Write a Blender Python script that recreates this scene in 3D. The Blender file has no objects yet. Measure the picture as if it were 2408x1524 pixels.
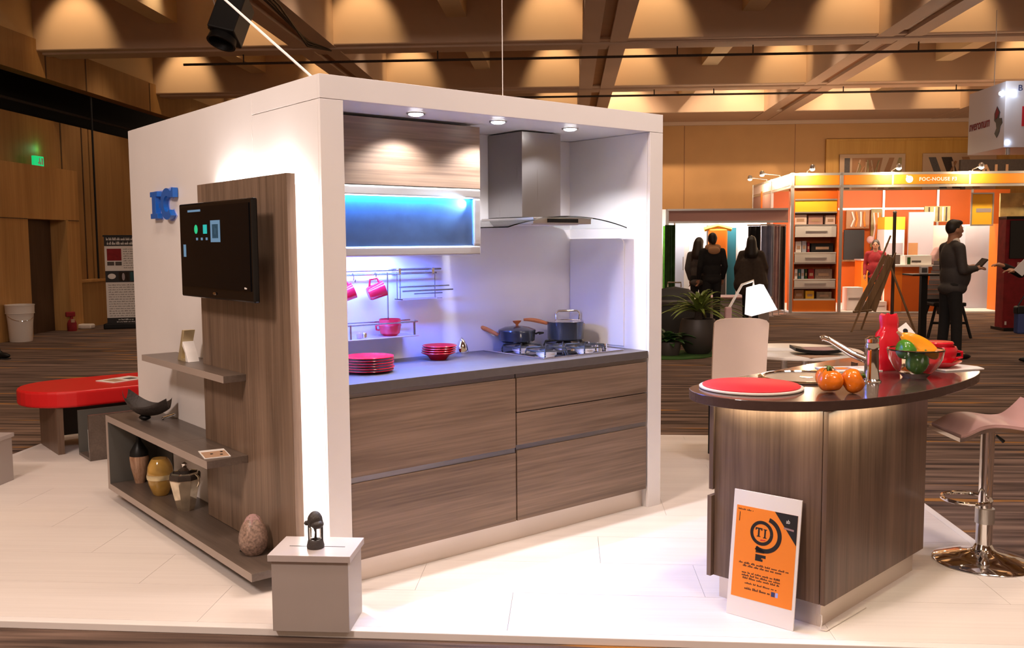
import bpy, bmesh, math, random
from math import sin, cos, pi, radians
from mathutils import Vector, Matrix, Euler
random.seed(7)
SC = bpy.context.scene
COL = SC.collection

# ------------------------------------------------------------------ camera
CAMP = Vector((-1.8817, -3.5446, 1.507))
YAW, PITCH, ROLL = 0.6865, 0.0865, -0.0065
cam_data = bpy.data.cameras.new('camera')
cam = bpy.data.objects.new('camera', cam_data); COL.objects.link(cam)
_f = Vector((sin(YAW)*cos(PITCH), cos(YAW)*cos(PITCH), -sin(PITCH)))
_r = Vector((cos(YAW), -sin(YAW), 0)); _u = _r.cross(_f)
_r2 = _r*cos(ROLL)+_u*sin(ROLL); _u2 = -_r*sin(ROLL)+_u*cos(ROLL)
M = Matrix((_r2, _u2, -_f)).transposed().to_4x4(); M.translation = CAMP
cam.matrix_world = M
cam_data.sensor_width = 36; cam_data.sensor_fit = 'HORIZONTAL'
cam_data.lens = 2195.8/2408*36
cam_data.clip_start = 0.05; cam_data.clip_end = 200
SC.camera = cam

# the hall stands turned to the booth: s runs to the right, d into the hall
AZ = radians(42.8); RA = -AZ
S = Vector((cos(AZ), -sin(AZ), 0)); D = Vector((sin(AZ), cos(AZ), 0))
FZ = -0.03        # carpet level, platform top is z = 0
ZC = 4.9          # underside of the ceiling beams
def H(s, d, z=FZ):
    return Vector((CAMP.x, CAMP.y, 0)) + S*s + D*d + Vector((0, 0, z))

# ------------------------------------------------------------------ world, exposure
SC.view_settings.view_transform = 'Standard'
SC.view_settings.look = 'None'
SC.view_settings.gamma = 1.0
SC.view_settings.use_curve_mapping = False
SC.view_settings.exposure = 0.0
w = bpy.data.worlds.new('world'); SC.world = w; w.use_nodes = True
w.node_tree.nodes['Background'].inputs[0].default_value = (0.85, 0.56, 0.36, 1)
w.node_tree.nodes['Background'].inputs[1].default_value = 0.47

def lamp(kind, name, loc, target, power, color, size=0.3, size_y=None, spot=None, blend=0.3, along=None):
    l = bpy.data.lights.new(name, kind); l.energy = power; l.color = color
    if kind == 'AREA':
        l.size = size
        if size_y: l.shape = 'RECTANGLE'; l.size_y = size_y
    else:
        l.shadow_soft_size = size
    if kind == 'SPOT':
        l.spot_size = radians(spot); l.spot_blend = blend
    o = bpy.data.objects.new(name, l); COL.objects.link(o)
    o.location = Vector(loc)
    if target is not None:
        o.rotation_euler = (Vector(target)-Vector(loc)).to_track_quat('-Z', 'Y').to_euler()
        if along is not None:      # long side of a strip lamp
            z = (Vector(loc)-Vector(target)).normalized(); x = Vector(along); x = (x-z*x.dot(z)).normalized()
            o.rotation_euler = Matrix((x, z.cross(x), z)).transposed().to_euler()
    return o

WARM = (1.0, 0.66, 0.33); NEUT = (1.0, 0.87, 0.80); WHITE = (1.0, 0.93, 0.90); COOL = (0.97, 0.96, 1.0)
# unseen fill lamps added above the stand to brighten booth and platform
lamp('AREA', 'stand_fill_lamp', (-4.2, -1.2, 4.6), (0.0, 0.9, 0.9), 190, (1.0, 0.81, 0.71), 0.8)
lamp('AREA', 'stand_fill_lamp', (0.2, -5.2, 4.7), (1.2, 0.0, 0.6), 66, (1.0, 0.81, 0.71), 0.8)
lamp('AREA', 'stand_fill_lamp', (3.2, -2.4, 4.7), (1.7, -1.2, 0.0), 18, NEUT, 0.6)
lamp('AREA', 'stand_fill_lamp', (-1.2, -0.8, 4.8), (-0.5, 0.6, 0.0), 50, (1.0, 0.83, 0.75), 0.5)
lamp('AREA', 'stand_fill_lamp', (2.2, -1.9, 4.7), (3.5, 0.5, 0.8), 60, NEUT, 0.4)
# coffer lamps: two in every coffer, close to its far face
ROWS = [1.4, 6.1, 10.8, 15.55, 20.3, 24.7]
SB = [-9.4, -4.38, 0.62, 5.5, 10.5, 15.5]
for d in ROWS:
    for i in range(5):
        mid = (SB[i]+SB[i+1])/2
        for k in (-1.55, 1.55):
            p = H(mid+k, d-0.35, ZC+1.5)
            lamp('SPOT', 'coffer_lamp', p, H(mid+k*1.06, d+0.55, ZC+0.12), 150, WARM, 0.05, spot=58, blend=0.75)
# unseen downward spots added in the coffers to brighten the hall
for d in (3.5, 9.0, 13.6, 18.3, 23.0):
    for i in range(5):
        for k in (-1.25, 1.25):
            sm = (SB[i]+SB[i+1])/2+k
            lamp('SPOT', 'hall_fill_lamp', H(sm, d, ZC+1.5), H(sm, d, 0), 185, (1.0, 0.76, 0.57), 0.12, spot=74, blend=0.5)

# unseen spots added in the coffers to brighten the back and left walls
for s in (-2.0, 1.2, 4.2, 7.5, 10.8):
    lamp('SPOT', 'wall_fill_lamp', H(s, 22.8, ZC+1.5), H(s, 27.2, 1.6), 620, (1.0, 0.72, 0.48), 0.1, spot=70, blend=0.6)
for d in (11.6, 15.0, 18.6, 22.6):
    lamp('SPOT', 'wall_fill_lamp', H(-6.6, d, ZC+1.5), H(-9.4, d+0.6, 1.4), 430, (1.0, 0.72, 0.46), 0.1, spot=66, blend=0.6)

# ------------------------------------------------------------------ materials
def mat(name, col, rough=0.5, metal=0.0, emit=None, estr=0.0, coat=0.0, trans=0.0, ior=1.45, bump=0.0, bscale=60, vary=0.0, vscale=4.0, spec=0.5, alpha=1.0):
    m = bpy.data.materials.new(name); m.use_nodes = True
    nt = m.node_tree; b = nt.nodes['Principled BSDF']
    b.inputs['Base Color'].default_value = (*col, 1)
    b.inputs['Roughness'].default_value = rough
    b.inputs['Metallic'].default_value = metal
    b.inputs['Coat Weight'].default_value = coat
    b.inputs['Transmission Weight'].default_value = trans
    b.inputs['IOR'].default_value = ior
    b.inputs['Specular IOR Level'].default_value = spec
    if emit: b.inputs['Emission Color'].default_value = (*emit, 1); b.inputs['Emission Strength'].default_value = estr
    tc = nt.nodes.new('ShaderNodeTexCoord')
    if vary > 0 or bump > 0:
        n = nt.nodes.new('ShaderNodeTexNoise'); n.inputs['Scale'].default_value = vscale; n.inputs['Detail'].default_value = 5
        nt.links.new(tc.outputs['Object'], n.inputs['Vector'])
    if vary > 0:
        r = nt.nodes.new('ShaderNodeValToRGB')
        r.color_ramp.elements[0].position = 0.3; r.color_ramp.elements[1].position = 0.7
        r.color_ramp.elements[0].color = (*[max(0, c*(1-vary)) for c in col], 1)
        r.color_ramp.elements[1].color = (*[min(1, c*(1+vary)) for c in col], 1)
        nt.links.new(n.outputs['Fac'], r.inputs['Fac']); nt.links.new(r.outputs['Color'], b.inputs['Base Color'])
    if bump > 0:
        n2 = nt.nodes.new('ShaderNodeTexNoise'); n2.inputs['Scale'].default_value = bscale; n2.inputs['Detail'].default_value = 3
        nt.links.new(tc.outputs['Object'], n2.inputs['Vector'])
        bp = nt.nodes.new('ShaderNodeBump'); bp.inputs['Strength'].default_value = bump; bp.inputs['Distance'].default_value = 0.01
        nt.links.new(n2.outputs['Fac'], bp.inputs['Height']); nt.links.new(bp.outputs['Normal'], b.inputs['Normal'])
    return m

def wood(name, dark, light, grain='z', rough=0.42, freq=1.0):
    m = bpy.data.materials.new(name); m.use_nodes = True
    nt = m.node_tree; b = nt.nodes['Principled BSDF']; b.inputs['Roughness'].default_value = rough
    tc = nt.nodes.new('ShaderNodeTexCoord')
    def layer(across, along, detail, dist):
        mp = nt.nodes.new('ShaderNodeMapping'); v = [across*freq]*3
        v['xyz'.index(grain)] = along*freq
        mp.inputs['Scale'].default_value = v
        nt.links.new(tc.outputs['Object'], mp.inputs['Vector'])
        n = nt.nodes.new('ShaderNodeTexNoise'); n.inputs['Scale'].default_value = 1; n.inputs['Detail'].default_value = detail
        n.inputs['Distortion'].default_value = dist
        nt.links.new(mp.outputs['Vector'], n.inputs['Vector']); return n
    n1 = layer(14, 0.8, 6, 0.6); n2 = layer(110, 2.5, 4, 0.2)
    mix = nt.nodes.new('ShaderNodeMath'); mix.operation = 'MULTIPLY_ADD'
    mix.inputs[1].default_value = 0.45
    nt.links.new(n2.outputs['Fac'], mix.inputs[0])
    sc = nt.nodes.new('ShaderNodeMath'); sc.operation = 'MULTIPLY'; sc.inputs[1].default_value = 0.62
    nt.links.new(n1.outputs['Fac'], sc.inputs[0]); nt.links.new(sc.outputs[0], mix.inputs[2])
    r = nt.nodes.new('ShaderNodeValToRGB'); r.color_ramp.elements[0].position = 0.36; r.color_ramp.elements[1].position = 0.70
    r.color_ramp.elements[0].color = (*dark, 1); r.color_ramp.elements[1].color = (*light, 1)
    nt.links.new(mix.outputs[0], r.inputs['Fac']); nt.links.new(r.outputs['Color'], b.inputs['Base Color'])
    bp = nt.nodes.new('ShaderNodeBump'); bp.inputs['Strength'].default_value = 0.08; bp.inputs['Distance'].default_value = 0.003
    nt.links.new(n2.outputs['Fac'], bp.inputs['Height']); nt.links.new(bp.outputs['Normal'], b.inputs['Normal'])
    return m

def brushed(name, col, axis='x', rough=0.34):
    m = bpy.data.materials.new(name); m.use_nodes = True
    nt = m.node_tree; b = nt.nodes['Principled BSDF']
    b.inputs['Metallic'].default_value = 1.0; b.inputs['Base Color'].default_value = (*col, 1)
    tc = nt.nodes.new('ShaderNodeTexCoord'); mp = nt.nodes.new('ShaderNodeMapping')
    v = [160]*3; v['xyz'.index(axis)] = 1.5; mp.inputs['Scale'].default_value = v
    n = nt.nodes.new('ShaderNodeTexNoise'); n.inputs['Scale'].default_value = 1; n.inputs['Detail'].default_value = 4
    nt.links.new(tc.outputs['Object'], mp.inputs['Vector']); nt.links.new(mp.outputs['Vector'], n.inputs['Vector'])
    mr = nt.nodes.new('ShaderNodeMapRange'); mr.inputs['To Min'].default_value = rough-0.08; mr.inputs['To Max'].default_value = rough+0.1
    nt.links.new(n.outputs['Fac'], mr.inputs['Value']); nt.links.new(mr.outputs[0], b.inputs['Roughness'])
    return m

def carpet_mat():
    m = bpy.data.materials.new('streaked_carpet'); m.use_nodes = True
    nt = m.node_tree; b = nt.nodes['Principled BSDF']; b.inputs['Roughness'].default_value = 0.95; b.inputs['Specular IOR Level'].default_value = 0.15
    tc = nt.nodes.new('ShaderNodeTexCoord')
    def layer(sx, sy, det, off=0, dist=0.0):
        mp = nt.nodes.new('ShaderNodeMapping'); mp.inputs['Scale'].default_value = (sx, sy, 1); mp.inputs['Location'].default_value = (off, off*1.7, 0)
        n = nt.nodes.new('ShaderNodeTexNoise'); n.inputs['Scale'].default_value = 1; n.inputs['Detail'].default_value = det; n.inputs['Distortion'].default_value = dist
        nt.links.new(tc.outputs['Object'], mp.inputs['Vector']); nt.links.new(mp.outputs['Vector'], n.inputs['Vector']); return n
    n1 = layer(0.8, 13, 5, 0, 0.25)
    r1 = nt.nodes.new('ShaderNodeValToRGB'); cr = r1.color_ramp
    cr.elements[0].position = 0.38; cr.elements[0].color = (0.048, 0.032, 0.026, 1)
    cr.elements[1].position = 0.66; cr.elements[1].color = (0.240, 0.158, 0.122, 1)
    e = cr.elements.new(0.5); e.color = (0.132, 0.086, 0.066, 1)
    nt.links.new(n1.outputs['Fac'], r1.inputs['Fac'])
    n2 = layer(0.62, 6.0, 3, 11.3, 0.1)
    r2 = nt.nodes.new('ShaderNodeValToRGB'); r2.color_ramp.elements[0].position = 0.625; r2.color_ramp.elements[1].position = 0.665
    r2.color_ramp.elements[0].color = (0, 0, 0, 1); r2.color_ramp.elements[1].color = (0.8, 0.8, 0.8, 1)
    nt.links.new(n2.outputs['Fac'], r2.inputs['Fac'])
    mx = nt.nodes.new('ShaderNodeMixRGB'); mx.inputs[2].default_value = (0.42, 0.19, 0.045, 1)
    nt.links.new(r2.outputs['Color'], mx.inputs[0]); nt.links.new(r1.outputs['Color'], mx.inputs[1])
    nt.links.new(mx.outputs[0], b.inputs['Base Color'])
    n3 = nt.nodes.new('ShaderNodeTexNoise'); n3.inputs['Scale'].default_value = 350
    nt.links.new(tc.outputs['Object'], n3.inputs['Vector'])
    bp = nt.nodes.new('ShaderNodeBump'); bp.inputs['Strength'].default_value = 0.4; bp.inputs['Distance'].default_value = 0.004
    nt.links.new(n3.outputs['Fac'], bp.inputs['Height']); nt.links.new(bp.outputs['Normal'], b.inputs['Normal'])
    return m

MT = dict(
    white=mat('white_laminate', (0.80, 0.755, 0.735), 0.38, vary=0.02, vscale=3),
    niche=mat('white_niche_laminate', (0.80, 0.775, 0.77), 0.35, vary=0.015),
    plank=wood('white_plank', (0.72, 0.655, 0.62), (0.80, 0.735, 0.70), 'x', 0.42, 0.5),
    carpet=carpet_mat(),
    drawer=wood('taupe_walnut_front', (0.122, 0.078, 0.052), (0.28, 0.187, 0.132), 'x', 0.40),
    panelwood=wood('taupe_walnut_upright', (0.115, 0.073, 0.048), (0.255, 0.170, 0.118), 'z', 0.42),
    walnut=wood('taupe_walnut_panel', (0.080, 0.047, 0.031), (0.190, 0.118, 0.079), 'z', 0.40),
    shelf=wood('dark_taupe_shelf', (0.085, 0.062, 0.050), (0.140, 0.105, 0.085), 'y', 0.34, 0.7),
    shelfedge=mat('taupe_edge', (0.36, 0.29, 0.25), 0.4),
    worktop=mat('grey_brown_worktop', (0.115, 0.098, 0.094), 0.42, spec=0.3, vary=0.06, vscale=30),
    islandtop=mat('dark_brown_worktop', (0.070, 0.042, 0.036), 0.16, vary=0.06, vscale=30, coat=0.3),
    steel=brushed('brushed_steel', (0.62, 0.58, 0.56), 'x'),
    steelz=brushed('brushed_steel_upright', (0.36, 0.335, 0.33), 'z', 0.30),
    alu=brushed('satin_aluminium', (0.80, 0.78, 0.78), 'x', 0.40),
    plinth=brushed('champagne_plinth', (0.70, 0.62, 0.55), 'x', 0.42),
    chrome=mat('chrome', (0.85, 0.83, 0.82), 0.06, 1.0),
    wire=mat('blue_steel_wire', (0.55, 0.58, 0.66), 0.2, 1.0),
    black=mat('black_plastic', (0.008, 0.0075, 0.0075), 0.42, spec=0.3),
    blackgloss=mat('black_gloss', (0.006, 0.005, 0.005), 0.10, spec=0.4),
    iron=mat('cast_iron', (0.02, 0.02, 0.022), 0.5, bump=0.1),
    pan=mat('blue_black_enamel', (0.022, 0.027, 0.036), 0.22, coat=0.4),
    dark=mat('dark_void', (0.010, 0.009, 0.008), 0.8),
    red=mat('red_ceramic', (0.62, 0.008, 0.022), 0.22, coat=0.3),
    redfab=mat('red_vinyl', (0.66, 0.012, 0.014), 0.36),
    redmat=mat('red_board', (0.62, 0.022, 0.035), 0.5),
    orangewood=wood('orange_wood', (0.42, 0.10, 0.02), (0.62, 0.20, 0.05), 'x', 0.4),
    glass=mat('clear_glass', (0.95, 0.98, 0.97), 0.02, trans=1.0, ior=1.45),
    glassgreen=mat('hood_glass', (0.90, 0.97, 0.95), 0.02, trans=1.0, ior=1.3),
    greyint=mat('grey_interior', (0.10, 0.095, 0.085), 0.5),
    greybox=mat('warm_grey_paint', (0.40, 0.345, 0.32), 0.34, 0.0, vary=0.03),
    greylid=mat('warm_grey_lid', (0.46, 0.40, 0.385), 0.30, 0.0),
    blue=mat('blue_acrylic', (0.010, 0.12, 0.52), 0.25, coat=0.4),
    bluelit=mat('pale_blue_edge', (0.35, 0.42, 0.85), 0.3),
    tan=mat('tan_wallcover', (0.52, 0.29, 0.115), 0.75, vary=0.05, vscale=1.5),
    ceil=mat('tan_ceiling_paint', (0.66, 0.50, 0.29), 0.8, vary=0.03, vscale=1.0),
    beam=mat('pink_beige_beam', (0.58, 0.42, 0.30), 0.75, vary=0.03, vscale=1.0),
    hallwood=wood('honey_veneer', (0.38, 0.19, 0.055), (0.55, 0.30, 0.10), 'z', 0.5, 0.4),
    wallwood=wood('brown_veneer', (0.27, 0.135, 0.040), (0.37, 0.20, 0.065), 'z', 0.6, 0.4),
    doorbrown=wood('dark_brown_door', (0.060, 0.030, 0.014), (0.10, 0.052, 0.024), 'z', 0.5),
    orange=mat('orange_panel', (0.80, 0.19, 0.010), 0.5, vary=0.04, vscale=2),
    orangered=mat('deep_orange_panel', (0.62, 0.115, 0.008), 0.5, vary=0.05, vscale=2),
    orangelit=mat('poster_orange', (0.88, 0.25, 0.025), 0.45),
    yellowlit=mat('yellow_shelf', (0.9, 0.5, 0.03), 0.5),
    paper=mat('white_paper', (0.80, 0.76, 0.73), 0.6),
    papertan=mat('tan_print', (0.45, 0.28, 0.18), 0.6),
    print=mat('black_print', (0.015, 0.012, 0.012), 0.5),
    plasticw=mat('white_plastic', (0.72, 0.66, 0.60), 0.35),
    leather=mat('cream_leather', (0.78, 0.62, 0.52), 0.42, vary=0.03, bump=0.05, bscale=200),
    tomato=mat('orange_tomato', (0.78, 0.175, 0.010), 0.18, coat=0.4, vary=0.35, vscale=14),
    green=mat('green_pepper', (0.055, 0.20, 0.016), 0.2, coat=0.4, vary=0.3, vscale=12),
    leafcalyx=mat('green_calyx', (0.07, 0.14, 0.02), 0.5),
    yellow=mat('yellow_squash', (0.88, 0.33, 0.012), 0.25, coat=0.3),
    leaf=mat('palm_leaf', (0.14, 0.19, 0.035), 0.4, vary=0.4, vscale=8),
    leafdark=mat('dark_leaf', (0.02, 0.065, 0.012), 0.45, vary=0.4, vscale=8),
    pot=mat('dark_planter', (0.06, 0.05, 0.045), 0.45),
    soil=mat('soil', (0.02, 0.014, 0.01), 0.95),
    grass=mat('green_mat', (0.03, 0.09, 0.012), 0.9, bump=0.5, bscale=200),
    suit=mat('charcoal_suit', (0.050, 0.043, 0.041), 0.75, vary=0.1, vscale=30),
    blackcloth=mat('black_cloth', (0.010, 0.009, 0.009), 0.85, vary=0.15, vscale=20),
    browncloth=mat('brown_cloth', (0.050, 0.034, 0.025), 0.85, vary=0.15, vscale=20),
    greycloth=mat('grey_cloth', (0.10, 0.085, 0.078), 0.85, vary=0.1, vscale=20),
    tancloth=mat('tan_fleece', (0.45, 0.24, 0.12), 0.9),
    redcloth=mat('dark_red_cloth', (0.25, 0.012, 0.016), 0.8, vary=0.2, vscale=10),
    purple=mat('purple_scarf', (0.12, 0.025, 0.20), 0.8),
    bluebag=mat('navy_bag', (0.03, 0.045, 0.14), 0.6),
    skin=mat('skin', (0.42, 0.205, 0.12), 0.5),
    hair=mat('dark_hair', (0.016, 0.011, 0.009), 0.5),
    hairbrown=mat('brown_hair', (0.035, 0.021, 0.014), 0.5),
    teal=mat('teal_tie', (0.03, 0.16, 0.20), 0.5),
    mauve=mat('mauve_header', (0.46, 0.25, 0.21), 0.5),
    silver=mat('silver_post', (0.62, 0.60, 0.58), 0.3, 0.8),
    amber=mat('amber_glaze', (0.50, 0.29, 0.065), 0.12, coat=0.5, vary=0.35, vscale=9),
    burl=wood('turned_burl', (0.24, 0.115, 0.06), (0.55, 0.34, 0.22), 'z', 0.2, 1.5),
    silverglaze=mat('silvered_glass', (0.72, 0.64, 0.50), 0.08, 0.85, vary=0.2, vscale=20),
    speckle=mat('speckled_stoneware', (0.27, 0.18, 0.14), 0.4, vary=0.5, vscale=90, bump=0.15, bscale=120),
    stone=mat('brown_stone', (0.045, 0.036, 0.032), 0.55, bump=0.4, bscale=80),
    brass=mat('pale_brass', (0.72, 0.60, 0.36), 0.3, 0.6),
    screen=mat('screen_glass', (0.003, 0.003, 0.004), 0.06, spec=0.22),
    ledwhite=mat('led_lens', (1, 1, 1), 0.4, emit=(1, 0.98, 0.95), estr=14),
    ledhall=mat('arm_lamp_bulb', (1, 1, 1), 0.4, emit=(1, 0.90, 0.72), estr=30),
    ledblue=mat('blue_white_led', (1, 1, 1), 0.4, emit=(0.55, 0.75, 1.0), estr=12),
    exitgreen=mat('exit_sign_face', (0.0, 0.3, 0.1), 0.4, emit=(0.01, 0.55, 0.16), estr=1.0),
    reflgreen=mat('reflection_glow_green', (0.0, 0.2, 0.1), 0.4, emit=(0.03, 0.60, 0.25), estr=0.7),  # glow colours for the reflections imitated on the television
    reflteal=mat('reflection_glow_teal', (0.0, 0.2, 0.2), 0.4, emit=(0.03, 0.50, 0.45), estr=0.7),
    reflblue=mat('reflection_glow_blue', (0.05, 0.1, 0.2), 0.4, emit=(0.16, 0.30, 0.42), estr=0.6),
    shade=mat('white_lamp_shade', (0.9, 0.9, 0.9), 0.5, emit=(1.0, 0.97, 0.98), estr=0.9),
    pinkpaint=mat('pink_white_panel', (0.78, 0.58, 0.50), 0.5),
    greypanel=mat('mauve_grey_panel', (0.36, 0.31, 0.33), 0.5),
    brownpanel=mat('brown_panel', (0.32, 0.15, 0.06), 0.5, vary=0.1),
    slategrey=wood('grey_slats', (0.18, 0.14, 0.12), (0.40, 0.34, 0.30), 'x', 0.7, 0.7),
    artwood=wood('golden_veneer', (0.46, 0.22, 0.030), (0.60, 0.32, 0.06), 'z', 0.5, 0.4), mount=mat('sand_mount', (0.50, 0.33, 0.20), 0.6), rail=brushed('dark_grip_rail', (0.36, 0.34, 0.33), 'x', 0.36),
    oak=wood('easel_oak', (0.16, 0.085, 0.035), (0.30, 0.17, 0.075), 'z', 0.5),
    olive=mat('olive_picture', (0.30, 0.23, 0.09), 0.5, vary=0.5, vscale=3),
    tealpanel=mat('teal_panel', (0.02, 0.11, 0.13), 0.4),
    wardrobe=mat('grey_wardrobe', (0.45, 0.47, 0.54), 0.4),
    steelblue=mat('blue_grey_cloth', (0.20, 0.21, 0.29), 0.7, vary=0.2),
    rose=mat('rose_cloth', (0.40, 0.24, 0.23), 0.7, vary=0.3),
    rubber=mat('dark_rubber', (0.03, 0.03, 0.03), 0.7),
    terracotta=mat('pink_seat', (0.50, 0.30, 0.29), 0.35),
)

# ------------------------------------------------------------------ mesh builder
class MB:
    def __init__(s): s.bm = bmesh.new()
    def box(s, x0, y0, z0, x1, y1, z1, M=None):
        x0, x1 = min(x0, x1), max(x0, x1); y0, y1 = min(y0, y1), max(y0, y1); z0, z1 = min(z0, z1), max(z0, z1)
        v = [Vector(p) for p in ((x0,y0,z0),(x1,y0,z0),(x1,y1,z0),(x0,y1,z0),(x0,y0,z1),(x1,y0,z1),(x1,y1,z1),(x0,y1,z1))]
        if M: v = [M @ p for p in v]
        v = [s.bm.verts.new(p) for p in v]
        for f in ((3,2,1,0),(4,5,6,7),(0,1,5,4),(1,2,6,5),(2,3,7,6),(3,0,4,7)): s.bm.faces.new([v[i] for i in f])
        return s
    def prism(s, pts, z0, z1, M=None):
        n = len(pts); a = [Vector((p[0], p[1], z0)) for p in pts]; b = [Vector((p[0], p[1], z1)) for p in pts]
        if M: a = [M @ p for p in a]; b = [M @ p for p in b]
        a = [s.bm.verts.new(p) for p in a]; b = [s.bm.verts.new(p) for p in b]
        s.bm.faces.new(a[::-1]); s.bm.faces.new(b)
        for i in range(n): s.bm.faces.new([a[i], a[(i+1) % n], b[(i+1) % n], b[i]])
        return s
    def lathe(s, prof, n=28, M=None, sx=1, sy=1):
        rings = []
        for r, z in prof:
            if r < 1e-6:
                p = Vector((0, 0, z)); rings.append([s.bm.verts.new(M @ p if M else p)])
            else:
                ring = []
                for i in range(n):
                    p = Vector((r*cos(2*pi*i/n)*sx, r*sin(2*pi*i/n)*sy, z)); ring.append(s.bm.verts.new(M @ p if M else p))
                rings.append(ring)
        for a, b in zip(rings, rings[1:]):
            for i in range(n):
                j = (i+1) % n
                if len(a) == 1 and len(b) == 1: break
                if len(a) == 1: s.bm.faces.new([a[0], b[j], b[i]])
                elif len(b) == 1: s.bm.faces.new([a[i], a[j], b[0]])
                else: s.bm.faces.new([a[i], a[j], b[j], b[i]])
        if len(rings[0]) > 1: s.bm.faces.new(rings[0][::-1])
        if len(rings[-1]) > 1: s.bm.faces.new(rings[-1])
        return s
    def tube(s, pts, r, n=10, closed=False):
        pts = [Vector(p) for p in pts]; N = len(pts)
        rs = r if isinstance(r, (list, tuple)) else [r]*N
        rings = []; prev = None
        for i, p in enumerate(pts):
            if closed: t = pts[(i+1) % N]-pts[i-1]
            else: t = pts[min(i+1, N-1)]-pts[max(i-1, 0)]
            t.normalize()
            if prev is None:
                a = t.orthogonal().normalized()
            else:
                a = prev - t*prev.dot(t); a.normalize()
            prev = a; b = t.cross(a)
            rings.append([s.bm.verts.new(p+(a*cos(2*pi*k/n)+b*sin(2*pi*k/n))*rs[i]) for k in range(n)])
        for i in range(N if closed else N-1):
            A, B = rings[i], rings[(i+1) % N]
            for k in range(n): s.bm.faces.new([A[k], A[(k+1) % n], B[(k+1) % n], B[k]])
        if not closed: s.bm.faces.new(rings[0][::-1]); s.bm.faces.new(rings[-1])
        return s
    def ell(s, c, rad, nu=20, nv=12, M=None, fn=None):
        c = Vector(c); top = None; rings = []
        for j in range(nv+1):
            th = pi*j/nv
            if j in (0, nv):
                q = Vector((0, 0, cos(th)))
                if fn: q = fn(q)
                q = Vector((q.x*rad[0], q.y*rad[1], q.z*rad[2]))
                if M: q = M @ q
                rings.append([s.bm.verts.new(c+q)])
            else:
                ring = []
                for i in range(nu):
                    q = Vector((sin(th)*cos(2*pi*i/nu), sin(th)*sin(2*pi*i/nu), cos(th)))
                    if fn: q = fn(q)
                    q = Vector((q.x*rad[0], q.y*rad[1], q.z*rad[2]))
                    if M: q = M @ q
                    ring.append(s.bm.verts.new(c+q))
                rings.append(ring)
        for a, b in zip(rings, rings[1:]):
            for i in range(nu):
                j = (i+1) % nu
                if len(a) == 1: s.bm.faces.new([a[0], b[i], b[j]])
                elif len(b) == 1: s.bm.faces.new([a[j], a[i], b[0]])
                else: s.bm.faces.new([a[i], b[i], b[j], a[j]])
        return s
    def sheet(s, fn, nu, nv, th):
        # closed sheet of thickness th (offset along fn's normal), fn(u, v) -> (point, normal)
        g = [[fn(i/nu, j/nv) for j in range(nv+1)] for i in range(nu+1)]
        A = [[s.bm.verts.new(Vector(p)+Vector(n)*th/2) for p, n in row] for row in g]
        B = [[s.bm.verts.new(Vector(p)-Vector(n)*th/2) for p, n in row] for row in g]
        for i in range(nu):
            for j in range(nv):
                s.bm.faces.new([A[i][j], A[i+1][j], A[i+1][j+1], A[i][j+1]])
                s.bm.faces.new([B[i][j], B[i][j+1], B[i+1][j+1], B[i+1][j]])
        for i in range(nu):
            s.bm.faces.new([A[i][0], B[i][0], B[i+1][0], A[i+1][0]]); s.bm.faces.new([A[i][nv], A[i+1][nv], B[i+1][nv], B[i][nv]])
        for j in range(nv):
            s.bm.faces.new([A[0][j], A[0][j+1], B[0][j+1], B[0][j]]); s.bm.faces.new([A[nu][j], B[nu][j], B[nu][j+1], A[nu][j+1]])
        return s
    def mesh(s, name, m, smooth=False):
        bmesh.ops.recalc_face_normals(s.bm, faces=s.bm.faces)
        me = bpy.data.meshes.new(name); s.bm.to_mesh(me); s.bm.free()
        me.materials.append(MT[m] if isinstance(m, str) else m)
        if smooth:
            me.polygons.foreach_set('use_smooth', [True]*len(me.polygons)); me.set_sharp_from_angle(angle=radians(38))
        return me
    def build(s, name, m, parent=None, smooth=False, bevel=0.0, label=None, seg=2):
        o = bpy.data.objects.new(name, s.mesh(name, m, smooth)); COL.objects.link(o)
        if parent: o.parent = parent
        if bevel:
            b = o.modifiers.new('bevel', 'BEVEL'); b.width = bevel; b.segments = seg; b.limit_method = 'ANGLE'
        if label: o['label'] = label
        return o

def tag(o, label, cat, group=None, kind=None):
    o['label'] = label; o['category'] = cat
    if group: o['group'] = group
    if kind: o['kind'] = kind
    return o
def thing(name, label, cat, loc=(0, 0, 0), rotz=0.0, group=None, matrix=None):
    o = bpy.data.objects.new(name, None); COL.objects.link(o); o.empty_display_size = 0.05
    if matrix is not None: o.matrix_world = matrix
    else: o.location = loc; o.rotation_euler = (0, 0, rotz)
    return tag(o, label, cat, group)
def struct(o): o['kind'] = 'structure'; return o
def sempty(name, loc=(0, 0, 0), rotz=0.0):
    o = bpy.data.objects.new(name, None); COL.objects.link(o); o.location = loc; o.rotation_euler = (0, 0, rotz); return struct(o)
def B(x0, y0, z0, x1, y1, z1): return MB().box(x0, y0, z0, x1, y1, z1)
def dup(root, loc=None, rotz=None, label=None, matrix=None):
    r = root.copy(); COL.objects.link(r)
    if matrix is not None: r.matrix_world = matrix
    else:
        if loc is not None: r.location = loc
        if rotz is not None: r.rotation_euler = (0, 0, rotz)
    if label: r['label'] = label
    for ch in list(root.children):
        c = ch.copy(); COL.objects.link(c); c.parent = r
        for g in list(ch.children):
            q = g.copy(); COL.objects.link(q); q.parent = c
    return r
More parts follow.
